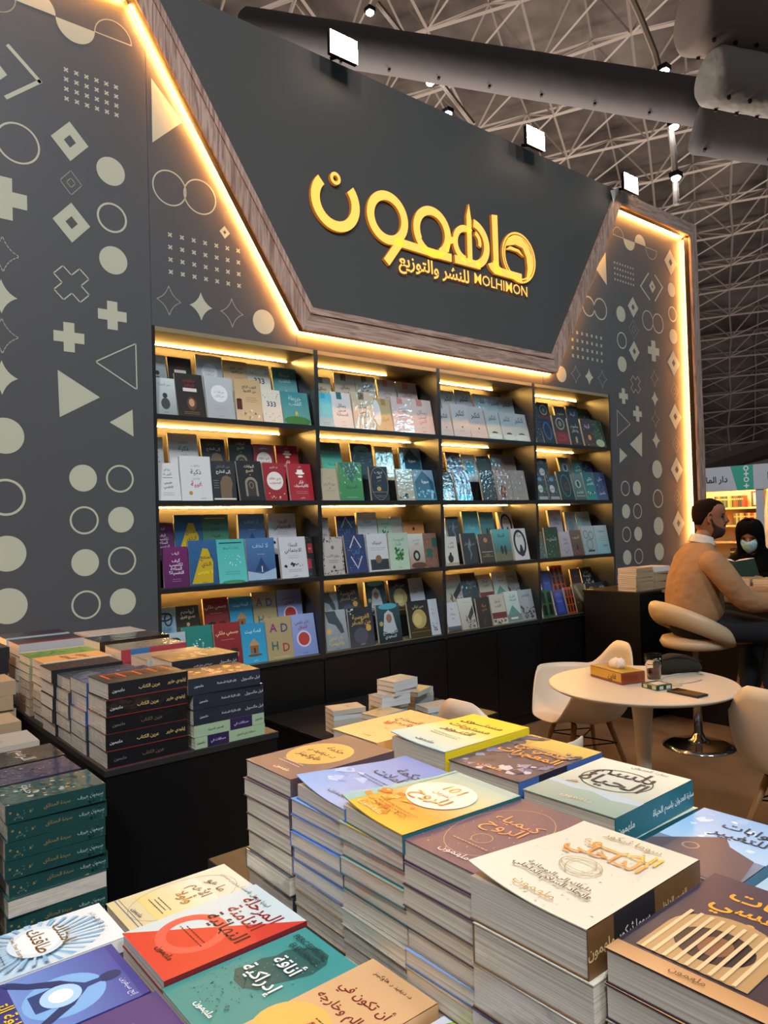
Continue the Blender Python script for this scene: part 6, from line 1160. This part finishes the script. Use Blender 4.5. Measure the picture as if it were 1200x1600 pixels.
for i in range(ns):
    for j in range(nq):
        if i+1 < ns: q.bar(top[i][j], top[i+1][j], rb, 3); q.bar(bot[i][j], bot[i+1][j], rb*1.2, 3)
        if j+1 < nq: q.bar(top[i][j], top[i][j+1], rb, 3); q.bar(bot[i][j], bot[i][j+1], rb*1.2, 3)
        if i+1 < ns and j+1 < nq:
            for a, b in ((0, 0), (1, 0), (0, 1), (1, 1)): q.bar(bot[i][j], top[i+a][j+b], rb*.9, 3)
            q.bar(bot[i][j], bot[i+1][j+1], rb*.8, 3)
tag(q.build('roof_space_frame', mat('truss_steel', '9c8f86', .6, .0)), kind='structure')
tag(part((21, -9, 0), (21.3, 30, 3.2), 'wall_far', mat('hall_wall', '4a4038', .9), None), kind='structure')
# broad ribs low on the far roof
for k, (a, b) in enumerate((((24, -6, 5.2), (13.5, 3.2, 2.2)), ((30, -2, 7.2), (15, 5.6, 2.3)), ((34, 2, 6.6), (18, 8, 2.2)))):
    q = MB(); q.bar(a, b, .32, 8); tag(q.build('roof_rib', mat('rib_brown', '5c5048', .8)), kind='structure')

# fabric air ducts
DUCT = mat('duct_fabric', '6c6868', .8, bump=(1.2, .5, .08)); CRK = mat('duct_fabric_creased', 'b8b2aa', .75, bump=(2.2, .7, .12)); DOT = mat('rivet', '1c1a1a', .6)
def duct(a, b, r, label, m_, name='air_duct', cap=True, seam=True, n=14, lim=3.0):
    a, b = Vector(a), Vector(b); d_ = (b-a).normalized(); dn = empty(name, a, label=label, cat='air duct', group=None)
    u = d_.cross(Vector((0, 0, 1))).normalized(); w_ = u.cross(d_); Ld = (b-a).length; rings = []
    for i in range(n+1):
        t = i/n; rr_ = r*(1+.01*sin(i*2.3)); cc = d_*Ld*t
        if i == 0: rings.append([cc+d_*.12+(u*cos(x)+w_*sin(x))*r*.02 for x in [2*pi*k/28 for k in range(28)]]); rings.append([cc+(u*cos(x)+w_*sin(x))*r*.85 for x in [2*pi*k/28 for k in range(28)]])
        rings.append([cc+d_*(.1 if i == 0 else 0)+(u*cos(x)+w_*sin(x))*rr_ for x in [2*pi*k/28 for k in range(28)]])
    q = MB(); q.loft(rings); q.build('duct_tube', m_, dn, smooth=True)
    k = .3; rv = MB(); rv.bar((0, 0, 0), (0, 0, .05), .035, 6); rm = rv.build('rivet', DOT, data_only=True)
    while k < min(Ld, lim):
        for x in ((-1.15, -1.9) if seam else (-1.3,)):
            o = put(rm, 'rivet', dn); e = (u*cos(x)+w_*sin(x)); o.location = d_*k+e*r*1.0; o.rotation_euler = e.to_track_quat('Z', 'Y').to_euler()
        k += .42*(3 if not seam else 1)
    return dn
def at(d_, x, y):   # a point d_ metres along a sight line, to note measured places
    return Vector((-1.47832, -3.63883, 1.5))+(fw+rt*((x-600)/1160)-up*((y-800)/1160))*d_
duct(at(19, 380, 45), at(17, 1120, 165), .50, 'long grey fabric air duct crossing under the roof above the sign', DUCT, seam=False, lim=30)
duct(at(15.5, 1085, 198), at(15, 1290, 225), .52, 'grey fabric air duct end at right, lowest of the ducts', DUCT, seam=False)
duct(at(13.5, 1078, 22), at(14, 1330, 55), .66, 'brown grey duct end with a row of rivets at top right', mat('duct_fabric_brown', '94857c', .8))
duct(at(13.5, 1106, 118), at(14, 1330, 160), .50, 'creased pale fabric duct end below the riveted one', CRK)
# lamp strings that follow the roof
TRAY = mat('cable_tray', '8c7c6c', .6); LWH = mat('hall_lamp', (1, 1, 1), .4, emit='dcecff', strength=60)
for pts, lamps, dd in ((((590, 5), (640, 68), (690, 130), (740, 195)), ((578, 17), (632, 75), (672, 127), (700, 175)), 23), (((975, -30), (1000, 25), (1024, 85), (1042, 160), (1053, 240), (1057, 320)), ((1038, 108), (1053, 195), (1056, 275)), 20)):
    q = MB(); q.tube([at(dd, x, y) for x, y in pts], .085, 6)
    tag(q.build('cable_tray', TRAY), 'long cable tray hanging under the roof %s' % ('above the sign' if dd == 23 else 'at right, by the duct ends'), 'cable tray')
    for i, (x, y) in enumerate(lamps):
        p = at(dd-.3, x, y); r = empty('hall_lamp', p, label='%s white hall lamp from the top of the %s string' % (('first', 'second', 'third', 'fourth')[i], 'left' if dd == 23 else 'right'), cat='lamp', group='white lamps under the roof')
        q = MB(); q.box((-.13, -.13, -.04), (.13, .13, .10)); q.build('housing', HB, r, bevel=.01)
        q = MB(); q.lathe([(0, -.12), (.09, -.11), (.12, -.07), (.12, -.041), (0, -.041)], 16); q.build('lens', LWH, r, smooth=True)
